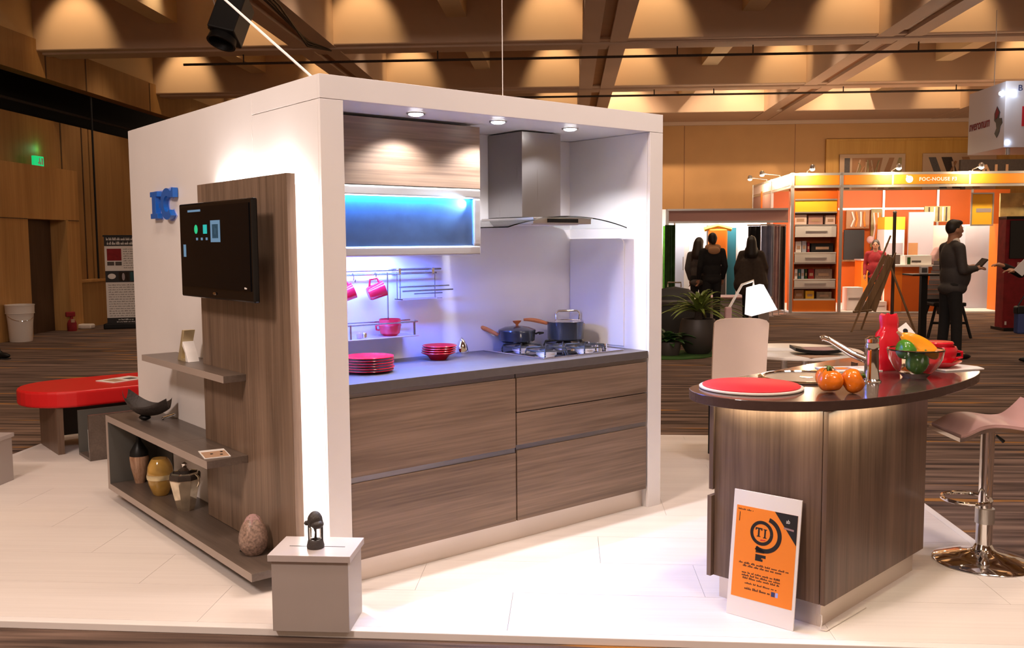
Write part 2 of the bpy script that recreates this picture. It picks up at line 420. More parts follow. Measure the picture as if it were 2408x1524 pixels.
def text(name, body, size, m, parent, M, extrude=0.002, shear=0.0, align='LEFT', bold=0.0, spacing=1.0, sx=1.0):
    cu = bpy.data.curves.new('lettering', 'FONT'); cu.body = body; cu.size = size; cu.extrude = extrude
    cu.shear = shear; cu.align_x = align; cu.offset = bold; cu.space_character = spacing; cu.resolution_u = 4
    t = bpy.data.objects.new('lettering', cu); COL.objects.link(t)
    bpy.context.view_layer.update()
    me = bpy.data.meshes.new_from_object(t.evaluated_get(bpy.context.evaluated_depsgraph_get()))
    bpy.data.objects.remove(t); bpy.data.curves.remove(cu)
    me.transform(M @ Matrix.Diagonal((sx, 1, 1, 1)))
    me.materials.clear(); me.materials.append(MT[m])
    o = bpy.data.objects.new(name, me); COL.objects.link(o)
    if parent: o.parent = parent
    return o
def arc(cx, cy, r0, r1, a0, a1, n=28):
    out = [(cx+r1*cos(radians(a0+(a1-a0)*i/n)), cy+r1*sin(radians(a0+(a1-a0)*i/n))) for i in range(n+1)]
    return out+[(cx+r0*cos(radians(a1+(a0-a1)*i/n)), cy+r0*sin(radians(a1+(a0-a1)*i/n))) for i in range(n+1)]
def T(x, y, z): return Matrix.Translation((x, y, z))
def RX(a): return Matrix.Rotation(radians(a), 4, 'X')
def RY(a): return Matrix.Rotation(radians(a), 4, 'Y')
def RZ(a): return Matrix.Rotation(radians(a), 4, 'Z')

# ================================================================== the hall
floor = MB().box(-14, -6, -0.1, 18, 34, 0).build('floor', 'carpet'); floor.location = H(0, 0, FZ); floor.rotation_euler = (0, 0, RA); struct(floor)

ceiling = sempty('ceiling', H(0, 0, 0), RA)
B(-9.4, -4, ZC+1.6, 16, 27.2, ZC+1.7).build('slab', 'ceil', ceiling)
for d0, d1 in ((-2.7, -1.9), (2.0, 2.8), (6.7, 7.5), (11.4, 12.2), (16.1, 16.9), (20.85, 21.65), (25.2, 27.2)):
    b = B(-9.4, d0, ZC, 16, d1, ZC+1.6).build('cross_beam', 'beam', ceiling, bevel=0.02)
    if d1-d0 < 1 and d0 > 5:
        B(-9.3, d0+0.18, ZC-0.035, 15.9, d0+0.36, ZC+0.0).build('track', 'beam', b)
        B(-9.3, d0+0.36, ZC-0.02, 15.9, d0+0.42, ZC+0.0).build('track', 'dark', b)
for sc in SB[:-1]:
    if sc < -9: continue
    b = MB().box(sc-0.38, -4, ZC-0.012, sc-0.09, 27.1, ZC+1.6).box(sc+0.09, -4, ZC-0.012, sc+0.38, 27.1, ZC+1.6).build('long_beam', 'beam', ceiling)
    B(sc-0.09, -4, ZC+0.05, sc+0.09, 27.1, ZC+0.3).build('slot', 'brownpanel', b)
for i in range(5):
    mid = (SB[i]+SB[i+1])/2
    for d0, d1 in ((2.8, 6.7), (7.5, 11.4), (12.2, 16.1), (16.9, 20.85), (21.65, 25.2)):
        B(mid-0.17, d0, ZC+0.42, mid+0.17, d1, ZC+1.6).build('rib', 'ceil', ceiling)
# lighting pipes slung under the cross beams
for d, lab, s0 in ((16.75, 'thin dark lighting pipe slung under the nearest visible row of coffers', -6.9), (21.15, 'thin dark lighting pipe slung under the middle row of coffers', -3.0), (12.05, 'thick pipe under the ceiling beam at the top edge of the photo', -7.5)):
    p = thing('lighting_pipe', lab, 'pipe', H(0, 0, 0), RA)
    MB().tube([(s0, d, ZC-0.16), (12, d, ZC-0.16)], 0.022 if d > 13 else 0.04, 8).build('pipe', 'browncloth' if d > 13 else 'beam', p, True)
    for s in (-5.8, -2.3, 1.9, 3.2, 6.0, 8.4):
        if s > s0: MB().tube([(s, d, ZC-0.16), (s, d, ZC+0.0)], 0.012, 6).build('hanger', 'browncloth', p)

wl = sempty('wall_left', H(0, 0, 0), RA)
B(-9.6, 6, FZ, -9.4, 27.2, 3.78).build('panel', 'wallwood', wl)
for d in (14.4, 17.0, 17.75, 19.8):
    B(-9.4, d, FZ, -9.388, d+0.03, 3.78).build('joint', 'doorbrown', wl)
B(-9.5, 2, 4.47, -9.25, 27.2, 5.1).build('fascia', 'wallwood', wl)
for d in (16.35, 17.75, 20.5): B(-9.25, d, 4.47, -9.24, d+0.03, 5.08).build('joint', 'doorbrown', wl)
B(-9.5, 2, 5.1, -9.3, 27.2, ZC+1.6).build('coffer_side', 'ceil', wl)
B(-11.6, 2, 3.3, -11.5, 27.2, 5.6).build('recess_back', 'dark', wl)
B(-11.6, 2, 5.5, -9.4, 27.2, 5.6).build('recess_top', 'dark', wl)
B(-11.6, 2, 3.70, -9.6, 27.2, 3.76).build('recess_bottom', 'dark', wl)
MB().tube([(-10.2, 16, 4.2), (-10.2, 27, 4.2)], 0.03, 8).build('recess_pipe', 'browncloth', wl)
B(-9.40, 16.95, FZ, -9.1, 17.9, 0.82).build('dado', 'wallwood', wl); B(-9.42, 16.93, 0.82, -9.07, 17.93, 0.86).build('dado_cap', 'hallwood', wl)
for s_, d_ in ((-9.32, 18.05),): MB().tube([(s_, d_, FZ), (s_, d_, 4.4)], 0.02, 8).build('conduit', 'dark', wl)

wb = sempty('wall_back', H(0, 0, 0), RA)
B(-9.6, 27.2, FZ, 16, 27.4, ZC).build('panel', 'tan', wb)
B(-9.4, 27.14, 4.80, 16, 27.2, ZC).build('cornice', 'beam', wb)
for s in (3.3, 6.4, 12.5): B(s, 27.19, FZ, s+0.02, 27.2, 4.8).build('joint', 'brownpanel', wb)

# timber portal with a dark doorway on the left wall
dr = sempty('door_1', H(0, 0, 0), RA)
B(-9.4, 13.6, FZ, -9.06, 15.26, 2.88).build('surround', 'hallwood', dr); B(-9.4, 16.46, FZ, -9.06, 16.92, 2.88).build('surround', 'hallwood', dr)
B(-9.4, 15.26, 1.97, -9.06, 16.46, 2.88).build('lintel', 'hallwood', dr)
B(-9.06, 13.6, 1.96, -9.052, 15.24, 1.975).build('joint', 'doorbrown', dr); B(-9.06, 16.47, 1.96, -9.052, 16.9, 1.975).build('joint', 'doorbrown', dr)
B(-9.39, 15.26, FZ, -9.36, 16.46, 1.97).build('leaf', 'doorbrown', dr)
B(-9.06, 16.44, FZ, -9.04, 16.50, 1.97).build('trim', 'hallwood', dr)

es = thing('exit_sign', 'glowing green emergency exit sign on top of the timber door surround', 'sign', H(-9.15, 15.8, 2.885), RA)
B(-0.03, -0.14, 0, 0.03, 0.14, 0.17).build('case', 'exitgreen', es, bevel=0.006)
pm = MB(); pm.ell((0.033, 0.0, 0.13), (0.004, 0.014, 0.014), 10, 6); pm.box(0.03, -0.012, 0.07, 0.036, 0.014, 0.115)
pm.box(0.03, -0.04, 0.035, 0.036, -0.008, 0.07); pm.box(0.03, 0.004, 0.03, 0.036, 0.04, 0.07); pm.box(0.03, 0.06, 0.03, 0.036, 0.10, 0.14); pm.build('running_figure', 'paper', es)
lamp('POINT', 'exit_glow', H(-9.32, 16.22, 3.22), None, 1.0, (0.1, 1.0, 0.4), 0.08)

# art on the back wall
af = thing('art_panel', 'long honey wood panel framing pictures high on the back wall', 'panel', H(0, 27.1, 0), RA)
B(7.25, 0.02, 2.7, 14.5, 0.09, 4.36).build('backboard', 'artwood', af, bevel=0.01)
B(7.25, -0.02, 4.30, 14.5, 0.02, 4.36).build('frame_rail', 'artwood', af); B(7.25, -0.02, 2.7, 7.58, 0.02, 4.30).build('frame_stile', 'artwood', af)
for k, (s0, s1, lab) in enumerate(((7.62, 9.42, 'pale picture of slanting brown shapes, left of the two on the wood panel'), (9.9, 11.9, 'pale picture with dark slanting stripes, right of the two on the wood panel'))):
    a = thing('picture', lab, 'picture', H(s0, 27.04, 0), RA, 'pictures on the back wall')
    wd = s1-s0
    B(0, 0, 2.9, wd, 0.06, 3.93).build('mount', 'mount', a, bevel=0.008)
    rnd = random.Random(5+k)
    if k == 0:
        MB().box(0.13, -0.006, 2.95, 0.28, 0, 3.82).build('motif', 'greycloth', a)
        MB().prism([(0.34, 2.95), (1.0, 2.95), (1.18, 3.82), (0.34, 3.82)], 0, 0.006, RX(90)).build('motif', 'brownpanel', a)
        MB().prism([(1.05, 2.95), (1.22, 2.95), (1.5, 3.82), (1.36, 3.82)], 0, 0.006, RX(90)).build('motif', 'brownpanel', a)
        MB().prism([(1.35, 2.95), (1.7, 2.95), (1.7, 3.82), (1.62, 3.82)], 0, 0.006, RX(90)).build('motif', 'olive', a)
        for j in range(9):
            x = 0.42+0.07*j; MB().tube([(x, -0.01, 3.0+rnd.random()*0.4), (x+0.08, -0.01, 3.4+rnd.random()*0.2), (x+0.02+rnd.random()*0.15, -0.01, 3.6+rnd.random()*0.18)], 0.022, 6).build('stroke', ['mount', 'olive', 'tancloth'][j % 3], a)
    else:
        for j, (x, wdt, mm) in enumerate(((0.15, 0.2, 'greycloth'), (0.5, 0.28, 'browncloth'), (1.05, 0.2, 'brownpanel'))):
            MB().prism([(x+0.33, 2.95), (x+wdt+0.33, 2.95), (x+wdt, 3.82), (x, 3.82)], 0, 0.006, RX(90)).build('motif', mm, a)
        for j in range(6):
            x = 0.75+0.1*j; MB().tube([(x, -0.01, 3.05), (x+0.1*(-1)**j, -0.01, 3.4), (x+0.05, -0.01, 3.62+0.1*rnd.random())], 0.03, 6).build('stroke', ['mount', 'brownpanel'][j % 2], a)

# ================================================================== stand platform
PS0, PS1, PD0, PD1 = -4.03, 2.04, 3.46, 7.27
def skew(me):
    for v in me.vertices: v.co.y += -0.024*(v.co.x-0.58)*(PD1-v.co.y)/(PD1-PD0)
plat = thing('exhibition_platform', 'low white boarded platform under the kitchen booth and counter', 'platform', H(0, 0, 0), RA)
B(PS0, PD0, FZ, PS1, PD1, -0.008).build('base', 'greyint', plat)
meshes = {}
row = 0; y = PD0+0.04
while y < PD1-0.05:
    y2 = min(y+0.4, PD1-0.04); x = PS0+0.04-(row*0.43 % 1.25)
    while x < PS1-0.04:
        xa, xb = max(x, PS0+0.04), min(x+1.25, PS1-0.04)
        if xb-xa > 0.05:
            B(xa+0.0008, y+0.0008, -0.008, xb-0.0008, y2-0.0008, 0.0).build('plank', 'plank', plat)
        x += 1.25
    y = y2; row += 1
for nm, a in (('edge_trim', (PS0-0.006, PD0-0.006, FZ, PS1+0.006, PD0+0.04, 0.001)), ('edge_trim', (PS0-0.006, PD1-0.04, FZ, PS1+0.006, PD1+0.006, 0.001)), ('edge_trim', (PS0-0.006, PD0+0.04, FZ, PS0+0.04, PD1-0.04, 0.001)), ('edge_trim', (PS1-0.04, PD0+0.04, FZ, PS1+0.006, PD1-0.04, 0.001))):
    B(*a).build(nm, 'white', plat, bevel=0.003)
for o in plat.children: skew(o.data)

# ================================================================== the booth
BW, BH, BD = 2.12, 2.212, 2.49
PL, PR, FT, ND = 0.11, 2.016, 0.10, 0.65
booth = thing('exhibition_booth', 'tall white box shaped booth holding the kitchen niche and shelf wall', 'booth')
B(0, 0, 0, PL, 0.02, BH-FT-0.001).build('front_post', 'white', booth, bevel=0.0015); B(PR, 0, 0, BW, 0.02, BH-FT-0.001).build('front_post', 'white', booth, bevel=0.0015)
B(0, 0, BH-FT+0.001, BW, 0.02, BH).build('fascia', 'white', booth, bevel=0.0015)
B(0, 0.021, 0, PL, 0.668, BH-FT-0.001).build('side_panel', 'white', booth, bevel=0.0015)
B(0, 0.021, BH-FT+0.001, PL, 0.668, BH).build('side_panel', 'white', booth, bevel=0.0015)
B(0, 0.671, 0, PL, BD, BH).build('side_panel', 'white', booth, bevel=0.0015)
B(PR, 0.021, 0, BW, BD, BH-FT-0.001).build('side_panel', 'niche', booth)
B(PL, 0.021, BH-FT+0.001, BW, BD, BH).build('roof', 'niche', booth)
B(PL, ND, 0, PR, ND+0.04, BH-FT).build('back_panel', 'niche', booth)
B(PL, BD-0.04, 0, PR, BD, BH-FT).build('rear_panel', 'white', booth)
MB().prism([(0.19, 0.91), (0.64, 0.91), (0.64, 1.53), (0.22, 1.53), (0.205, 1.525), (0.195, 1.512), (0.19, 1.495)], 0, 0.007, Matrix(((0, 0, -1, PR), (1, 0, 0, 0), (0, 1, 0, 0), (0, 0, 0, 1)))).build('splash_panel', 'niche', booth, bevel=0.002)
for x in (0.565, 1.052, 1.539):
    dl = MB().lathe([(0.045, -0.006), (0.045, 0), (0.036, 0.0), (0.036, -0.004), (0.045, -0.006)], 24, T(x, 0.134, BH-FT)).build('downlight', 'alu', booth, True)
    MB().lathe([(0.036, -0.002), (0.034, -0.010), (0.022, -0.015), (0.0, -0.017)], 20, T(x, 0.134, BH-FT)).build('lens', 'ledwhite', dl)
    lamp('SPOT', 'niche_downlight', (x, 0.134, BH-FT-0.022), (x, 0.20, 0.9), 52, COOL, 0.03, spot=125, blend=0.5)

# blue letters on the booth side: slab I, dot and C
lg = thing('letter_sign', 'blue raised letters IC fixed to the white booth side beside the television', 'sign', (0, 2.03, 1.66), 0)
ML = Matrix(((0, 0, -1, 0), (-1, 0, 0, 0), (0, 1, 0, 0), (0, 0, 0, 1)))   # local x -> -y (to the right in view), y -> z, z -> -x
MB().prism([(0, 0), (0.12, 0), (0.12, 0.03), (0.092, 0.03), (0.092, 0.125), (0.12, 0.125), (0.12, 0.155), (0, 0.155), (0, 0.125), (0.028, 0.125), (0.028, 0.03), (0, 0.03)], 0.004, 0.034, ML).build('letter', 'blue', lg, bevel=0.002)
MB().prism([(0.135, 0.06), (0.155, 0.06), (0.155, 0.085), (0.135, 0.085)], 0.004, 0.03, ML).build('dot', 'blue', lg)
cpts = arc(0.27, 0.078, 0.044, 0.088, 48, 312, 30)
MB().prism([(0.27+(p[0]-0.27)*1.12, p[1]) for p in cpts], 0.004, 0.034, ML).prism([(0.315, 0.112), (0.372, 0.112), (0.372, 0.165), (0.352, 0.165), (0.345, 0.150), (0.318, 0.146)], 0.0045, 0.0335, ML).build('letter', 'blue', lg)
MB().prism([(-0.006, -0.006), (0.126, -0.006), (0.126, 0.161), (-0.006, 0.161)], 0.0, 0.004, ML).prism([(0.27+(p[0]-0.27)*1.2, 0.078+(p[1]-0.078)*1.06) for p in arc(0.27, 0.078, 0.036, 0.09, 44, 316, 30)], 0.0, 0.004, ML).build('backing', 'bluelit', lg)

# wooden media panel with light behind it
mp = thing('media_panel', 'tall brown wood panel standing off the booth side behind the television', 'panel')
B(-0.085, 0.15, 0.105, -0.045, 1.16, 1.81).build('board', 'panelwood', mp, bevel=0.001)
B(-0.045, 0.40, 0.14, -0.001, 0.46, 1.75).build('batten', 'white', mp); B(-0.045, 0.90, 0.14, -0.001, 0.96, 1.75).build('batten', 'white', mp)
B(-0.030, 0.215, 0.12, -0.020, 0.222, 1.78).build('led_strip', 'ledwhite', mp)
lamp('AREA', 'panel_strip_light', (-0.028, 0.20, 0.95), (-0.022, 0.0, 0.95), 13, WHITE, 0.03, 1.66)
lamp('AREA', 'panel_strip_light', (-0.023, 0.66, 1.775), (-0.020, 0.66, 2.2), 5.0, WHITE, 0.85, 0.02, along=(0, 1, 0))
for yy in (0.84, 0.30):
    lamp('AREA', 'panel_top_light', (-0.022, yy, 1.765), (-0.016, yy, 2.2), 1.3, WHITE, 0.10, 0.02, along=(0, 1, 0))

# television
tv = thing('television', 'black flat screen television hanging on the brown wood panel', 'television', (-0.20, 0.68, 1.48))
B(0, -0.43, -0.225, 0.028, 0.43, 0.228).build('housing', 'blackgloss', tv, bevel=0.008)
B(-0.004, -0.405, -0.175, 0.0, 0.405, 0.208).build('screen', 'screen', tv)
B(0.028, -0.22, -0.15, 0.05, 0.22, 0.14).build('rear_housing', 'black', tv, bevel=0.01); B(0.05, -0.1, -0.12, 0.114, 0.1, 0.12).build('wall_bracket', 'black', tv)
def scr(y0, z0, y1, z1, m): B(-0.0055, -y1, z0, -0.004, -y0, z1).build('painted_reflection', m, tv)  # glowing patches imitating hall reflections on the dark screen
MB().ell((-0.005, 0.2, 0.102), (0.001, 0.022, 0.022), 12, 6).build('painted_reflection', 'reflgreen', tv)
scr(-0.11, 0.08, -0.065, 0.122, 'reflteal'); scr(-0.02, 0.04, 0.09, 0.14, 'reflblue'); scr(0.0, 0.058, 0.07, 0.122, 'screen'); scr(0.025, 0.075, 0.045, 0.105, 'reflblue')
for q in (-0.2, -0.14, -0.08): scr(q, 0.05, q+0.02, 0.062, 'reflblue')
scr(-0.37, -0.03, -0.34, 0.03, 'reflblue'); scr(-0.3, 0.185, -0.14, 0.195, 'reflblue')
B(-0.0052, -0.352, -0.166, -0.004, -0.342, -0.158).box(-0.0052, -0.366, -0.166, -0.004, -0.354, -0.160).build('maker_mark', 'paper', tv)
MB().ell((-0.004, 0.0, -0.198), (0.002, 0.02, 0.007), 12, 6).build('badge', 'chrome', tv)

# shelves on the left wall
us = thing('wall_shelf', 'dark wall shelf carrying the cream angular sculpture below the television', 'shelf')
B(-0.195, 0.63, 0.866, -0.0855, 1.159, 0.899).box(-0.195, 1.159, 0.866, -0.0005, 1.78, 0.899).build('board', 'shelf', us, bevel=0.001)
B(-0.1965, 0.63, 0.866, -0.195, 1.78, 0.899).build('edge_band', 'shelfedge', us)
ls = thing('low_shelf_unit', 'long low open shelf unit holding vases under the television wall', 'shelf unit')
XF = -0.285
B(XF, 0.17, 0.068, -0.0005, 2.2, 0.103).build('bottom_board', 'shelf', ls, bevel=0.001)
B(XF, 0.635, 0.474, -0.0855, 1.159, 0.51).box(XF, 1.161, 0.474, -0.0005, 2.2, 0.51).build('top_board', 'shelf', ls, bevel=0.001)
B(XF, 2.165, 0.103, -0.0005, 2.2, 0.474).build('end_board', 'greyint', ls, bevel=0.001)
B(-0.008, 1.9, 0.104, -0.0008, 2.16, 0.473).build('back_board', 'greyint', ls)
B(XF-0.002, 0.17, 0.068, XF, 2.2, 0.103).box(XF-0.002, 0.635, 0.474, XF, 2.2, 0.51).box(XF-0.002, 2.165, 0.103, XF, 2.2, 0.474).build('edge_band', 'shelfedge', ls)

# ornaments on the shelves
o = thing('sculpture', 'cream angular sculpture of leaning bars on the upper wall shelf', 'ornament', (-0.10, 1.33, 0.899))
MB().prism([(-0.075, 0), (-0.025, 0), (0.0, 0.10), (0.035, 0.165), (0.005, 0.165), (-0.03, 0.09)], -0.03, 0.03, Matrix(((0, 0, 1, 0), (-1, 0, 0, 0), (0, 1, 0, 0), (0, 0, 0, 1)))).build('left_leg', 'brass', o, bevel=0.002)
MB().prism([(0.035, 0), (0.075, 0), (0.045, 0.05), (0.0, 0.105), (-0.012, 0.085), (0.03, 0.045)], -0.028, 0.032, Matrix(((0, 0, 1, 0), (-1, 0, 0, 0), (0, 1, 0, 0), (0, 0, 0, 1)))).build('right_leg', 'paper', o, bevel=0.002)
MB().prism([(-0.025, 0), (0.035, 0), (0.035, 0.012), (-0.02, 0.012)], -0.028, 0.032, Matrix(((0, 0, 1, 0), (-1, 0, 0, 0), (0, 1, 0, 0), (0, 0, 0, 1)))).build('foot_bar', 'brass', o)
o = thing('boat_bowl', 'black boat shaped bowl on small feet on top of the low shelf unit', 'bowl', (-0.15, 1.86, 0.51), radians(35))
def bowlfn(u, v):
    a = (u-0.5)*2; b = (v-0.5)*2
    x = a*0.145; yv = b*0.082*math.sqrt(max(0.02, 1-0.9*a*a))
    z = 0.03+0.085*(abs(a)**2.2)*(1.0 if a < 0 else 0.55)+0.055*b*b
    return (yv, -x, z), (0, 0, 1)
MB().sheet(bowlfn, 20, 12, 0.008).build('shell', 'stone', o, True)
MB().ell((0, 0.02, 0.017), (0.03, 0.035, 0.017), 12, 8).build('foot', 'black', o, True); MB().tube([(0.04, -0.07, 0.0075), (0.055, -0.14, 0.03)], 0.006, 8).ell((0.04, -0.07, 0.0075), (0.008, 0.008, 0.0075), 8, 6).build('prop', 'chrome', o, True)
o = thing('bottle_vase', 'tall bottle vase of turned wood with a black neck, in the low shelf', 'vase', (-0.14, 2.08, 0.103))
MB().lathe([(0.0, 0), (0.028, 0), (0.03, 0.01), (0.05, 0.10), (0.055, 0.15), (0.052, 0.165)], 24).build('body', 'burl', o, True)
MB().lathe([(0.053, 0.163), (0.05, 0.19), (0.03, 0.225), (0.015, 0.25), (0.012, 0.275), (0.008, 0.285), (0.0, 0.286)], 24).build('neck', 'black', o, True, label='black tapering neck')
o = thing('amber_vase', 'rounded amber and gold banded vase between two other vases', 'vase', (-0.14, 1.72, 0.103))
MB().lathe([(0.0, 0.0), (0.035, 0.0), (0.045, 0.01), (0.066, 0.07), (0.072, 0.12), (0.066, 0.165), (0.05, 0.20), (0.042, 0.21), (0.036, 0.208), (0.03, 0.19), (0.0, 0.185)], 28).build('body', 'amber', o, True)
MB().lathe([(0.0725, 0.095), (0.0745, 0.11), (0.0725, 0.122)], 28).build('band', 'brass', o, True, label='pale gold band round the belly')
o = thing('glass_jug', 'faceted silvered glass jug with a looped handle, nearest in the low shelf', 'jug', (-0.14, 1.33, 0.103))
MB().lathe([(0.0, 0.0), (0.042, 0.0), (0.05, 0.02), (0.082, 0.165), (0.080, 0.185), (0.07, 0.205), (0.066, 0.205), (0.064, 0.19), (0.0, 0.19)], 8).build('body', 'silverglaze', o)
MB().lathe([(0.081, 0.168), (0.084, 0.176), (0.084, 0.19), (0.079, 0.198)], 8).build('collar', 'browncloth', o)
MB().tube([(0.03, -0.07, 0.2), (0.035, -0.10, 0.19), (0.035, -0.105, 0.16), (0.03, -0.095, 0.14)], 0.006, 8).build('handle', 'silverglaze', o, True)
MB().lathe([(0.03, 0.20), (0.034, 0.215), (0.012, 0.23), (0.016, 0.25), (0.0, 0.26)], 12).build('lid', 'chrome', o, True)
o = thing('apple_vase', 'round speckled stoneware pear ornament on the near end of the bottom shelf', 'ornament', (-0.165, 0.42, 0.103))
MB().lathe([(0.0, 0.0), (0.04, 0.002), (0.06, 0.03), (0.066, 0.065), (0.062, 0.10), (0.05, 0.135), (0.034, 0.162), (0.02, 0.176), (0.0, 0.178)], 28).build('body', 'speckle', o, True)
MB().lathe([(0.046, 0.142), (0.035, 0.166), (0.016, 0.181), (0.0, 0.183)], 6).build('crown', 'rose', o)
MB().tube([(-0.02, 0.045, 0.008), (-0.035, 0.062, 0.008), (-0.03, 0.068, 0.02)], 0.007, 8).build('foot', 'stone', o, True)
o = tag(B(-0.06, -0.09, 0, 0.06, 0.09, 0.004).build('magazine', 'paper'), 'open white leaflet with tan pictures at the end of the low shelf top', 'leaflet'); o.location = (-0.20, 0.76, 0.5105); o.rotation_euler = (0, 0, radians(-12))
B(-0.055, -0.085, 0.004, 0.055, 0.045, 0.0048).build('picture', 'papertan', o)
for q in ((-0.02, -0.02), (0.02, -0.05), (0.03, 0.01)): B(q[0], q[1], 0.0048, q[0]+0.012, q[1]+0.018, 0.0054).build('printed_mark', 'print', o)

# ================================================================== kitchen run
def drawer(par, x0, x1, z0, z1):
    return B(x0, 0.004, z0, x1, 0.024, z1).build('drawer_front', 'drawer', par, bevel=0.0012)
c1 = thing('base_cabinet', 'left kitchen base cabinet with two deep taupe wood drawers', 'cabinet', (0, 0, 0), 0, 'kitchen base cabinets')
B(0.1115, 0.03, 0.108, 1.049, ND-0.002, 0.858).build('carcass', 'greyint', c1)
drawer(c1, 0.1125, 1.046, 0.486, 0.836); drawer(c1, 0.1125, 1.046, 0.111, 0.458)
B(0.112, 0.012, 0.459, 1.047, 0.03, 0.485).build('grip_rail', 'rail', c1); B(0.112, 0.012, 0.838, 1.047, 0.03, 0.858).build('grip_rail', 'rail', c1)
c2 = thing('base_cabinet', 'right kitchen base cabinet under the hob with two narrow drawers over a deep one', 'cabinet', (0, 0, 0), 0, 'kitchen base cabinets')
B(1.052, 0.03, 0.108, 2.0145, ND-0.002, 0.858).build('carcass', 'greyint', c2)
drawer(c2, 1.055, 2.003, 0.665, 0.836); drawer(c2, 1.055, 2.003, 0.498, 0.660); drawer(c2, 1.055, 2.003, 0.111, 0.470)
B(1.053, 0.012, 0.471, 2.01, 0.03, 0.497).build('grip_rail', 'rail', c2); B(1.053, 0.012, 0.838, 2.01, 0.03, 0.858).build('grip_rail', 'rail', c2)
tag(B(0.1115, 0.045, 0.0, 2.0145, 0.06, 0.107).build('plinth', 'plinth', bevel=0.001), 'long champagne metal kickboard under the kitchen base cabinets', 'kickboard')
wt = tag(B(0.1112, 0.0, 0.8585, 2.0088, ND-0.0005, 0.9).build('worktop', 'worktop', bevel=0.0015), 'long grey brown worktop of the booth kitchen', 'worktop')

# wall cabinets
u1 = thing('wall_cabinet', 'upper wall cabinet with plain taupe wood flap under the canopy', 'cabinet', (0, 0, 0), 0, 'kitchen wall cabinets')
B(0.112, 0.325, 1.785, 1.066, ND-0.001, 2.098).build('carcass', 'niche', u1); B(0.113, 0.303, 1.786, 1.066, 0.323, 2.098).build('flap_door', 'drawer', u1, bevel=0.001)
u2 = thing('wall_cabinet', 'lower wall cabinet with aluminium framed dark flap glowing blue', 'cabinet', (0, 0, 0), 0, 'kitchen wall cabinets')
B(0.112, 0.328, 1.446, 1.066, ND-0.001, 1.784).build('carcass', 'niche', u2)
fr = MB()
for a in ((0.113, 1.735, 1.066, 1.783), (0.113, 1.447, 1.066, 1.495), (1.02, 1.495, 1.066, 1.735), (0.113, 1.495, 0.135, 1.735)):
    fr.box(a[0], 0.298, a[1], a[2], 0.327, a[3])
fr.build('door_frame', 'alu', u2, bevel=0.009, seg=3)
B(0.135, 0.316, 1.495, 1.02, 0.322, 1.735).build('door_panel', mat('blue_grey_glazed_wood', (0.030, 0.040, 0.058), 0.42, vary=0.15, vscale=12, spec=0.3), u2)
B(0.14, 0.301, 1.7338, 1.015, 0.306, 1.735).build('led_strip', 'ledblue', u2)
lamp('AREA', 'flap_strip_light', (0.58, 0.297, 1.7325), (0.58, 0.318, 1.60), 24.0, (0.02, 0.28, 1.0), 0.86, 0.012, along=(1, 0, 0))
lamp('SPOT', 'flap_end_light', (1.005, 0.28, 1.715), (0.90, 0.32, 1.690), 12.0, (0.35, 0.65, 1.0), 0.004, spot=85, blend=0.9)
lamp('AREA', 'under_cabinet_light', (0.48, 0.43, 1.440), (0.48, 0.43, 1.0), 25, (0.05, 0.14, 1.0), 0.72, 0.05, along=(1, 0, 0))
lamp('AREA', 'under_cabinet_light', (0.44, 0.55, 1.442), (0.44, 0.66, 1.20), 3.6, (0.40, 0.50, 1.0), 0.6, 0.03, along=(1, 0, 0))

# cooker hood
hd = thing('cooker_hood', 'steel chimney cooker hood with a curved glass canopy above the hob', 'hood')
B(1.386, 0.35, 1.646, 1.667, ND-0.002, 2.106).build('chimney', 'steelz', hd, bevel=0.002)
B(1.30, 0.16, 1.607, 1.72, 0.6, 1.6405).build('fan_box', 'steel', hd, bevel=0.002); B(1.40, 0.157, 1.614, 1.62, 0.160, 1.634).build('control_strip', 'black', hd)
B(1.34, 0.22, 1.603, 1.68, 0.55, 1.6068).build('filter', 'alu', hd)
def gl(u, v):
    x = 1.10+u*0.86; y = 0.12+v*(ND-0.122); q = (x-1.53)/0.43
    z = 1.588+0.058*(1-q*q); n = Vector((2*q*0.058/0.43, 0, 1)).normalized(); return (x, y, z), n
MB().sheet(gl, 24, 4, 0.006).build('glass_canopy', 'glassgreen', hd, True)

# hob with grates, burners, knobs
hb = thing('gas_hob', 'steel four burner gas hob set in the worktop', 'hob', (1.31, 0.09, 0.9003))
B(0, 0, 0, 0.60, 0.52, 0.008).build('plate', 'chrome', hb, bevel=0.003)
BUR = [(0.17, 0.38), (0.46, 0.35), (0.15, 0.15), (0.42, 0.13)]
for i, (x, y) in enumerate(BUR):
    r = 0.045 if i != 1 else 0.05
    b = MB().lathe([(r+0.012, 0.008), (r+0.012, 0.014), (r, 0.02), (r, 0.026), (0, 0.027)], 20, T(x, y, 0)).build('burner', 'alu', hb, True)
    MB().lathe([(r-0.006, 0.026), (r-0.008, 0.033), (0, 0.034)], 20, T(x, y, 0)).build('burner_cap', 'iron', b, True)
    g = MB()
    for k in range(4):
        a = pi/4+k*pi/2
        g.tube([(x+cos(a)*0.115, y+sin(a)*0.115, 0.010), (x+cos(a)*0.105, y+sin(a)*0.105, 0.040), (x+cos(a)*0.03, y+sin(a)*0.03, 0.044)], 0.005, 6)
    g.tube([(x+0.105*cos(2*pi*k/20), y+0.105*sin(2*pi*k/20), 0.030) for k in range(20)], 0.0045, 6, True)
    g.build('pan_support', 'iron', hb, True)
for k in range(4):
    MB().lathe([(0.017, 0.008), (0.017, 0.012), (0.014, 0.014), (0.013, 0.034), (0, 0.035)], 16, T(0.565, 0.12+0.07*k, 0)).build('knob', 'chrome', hb, True)

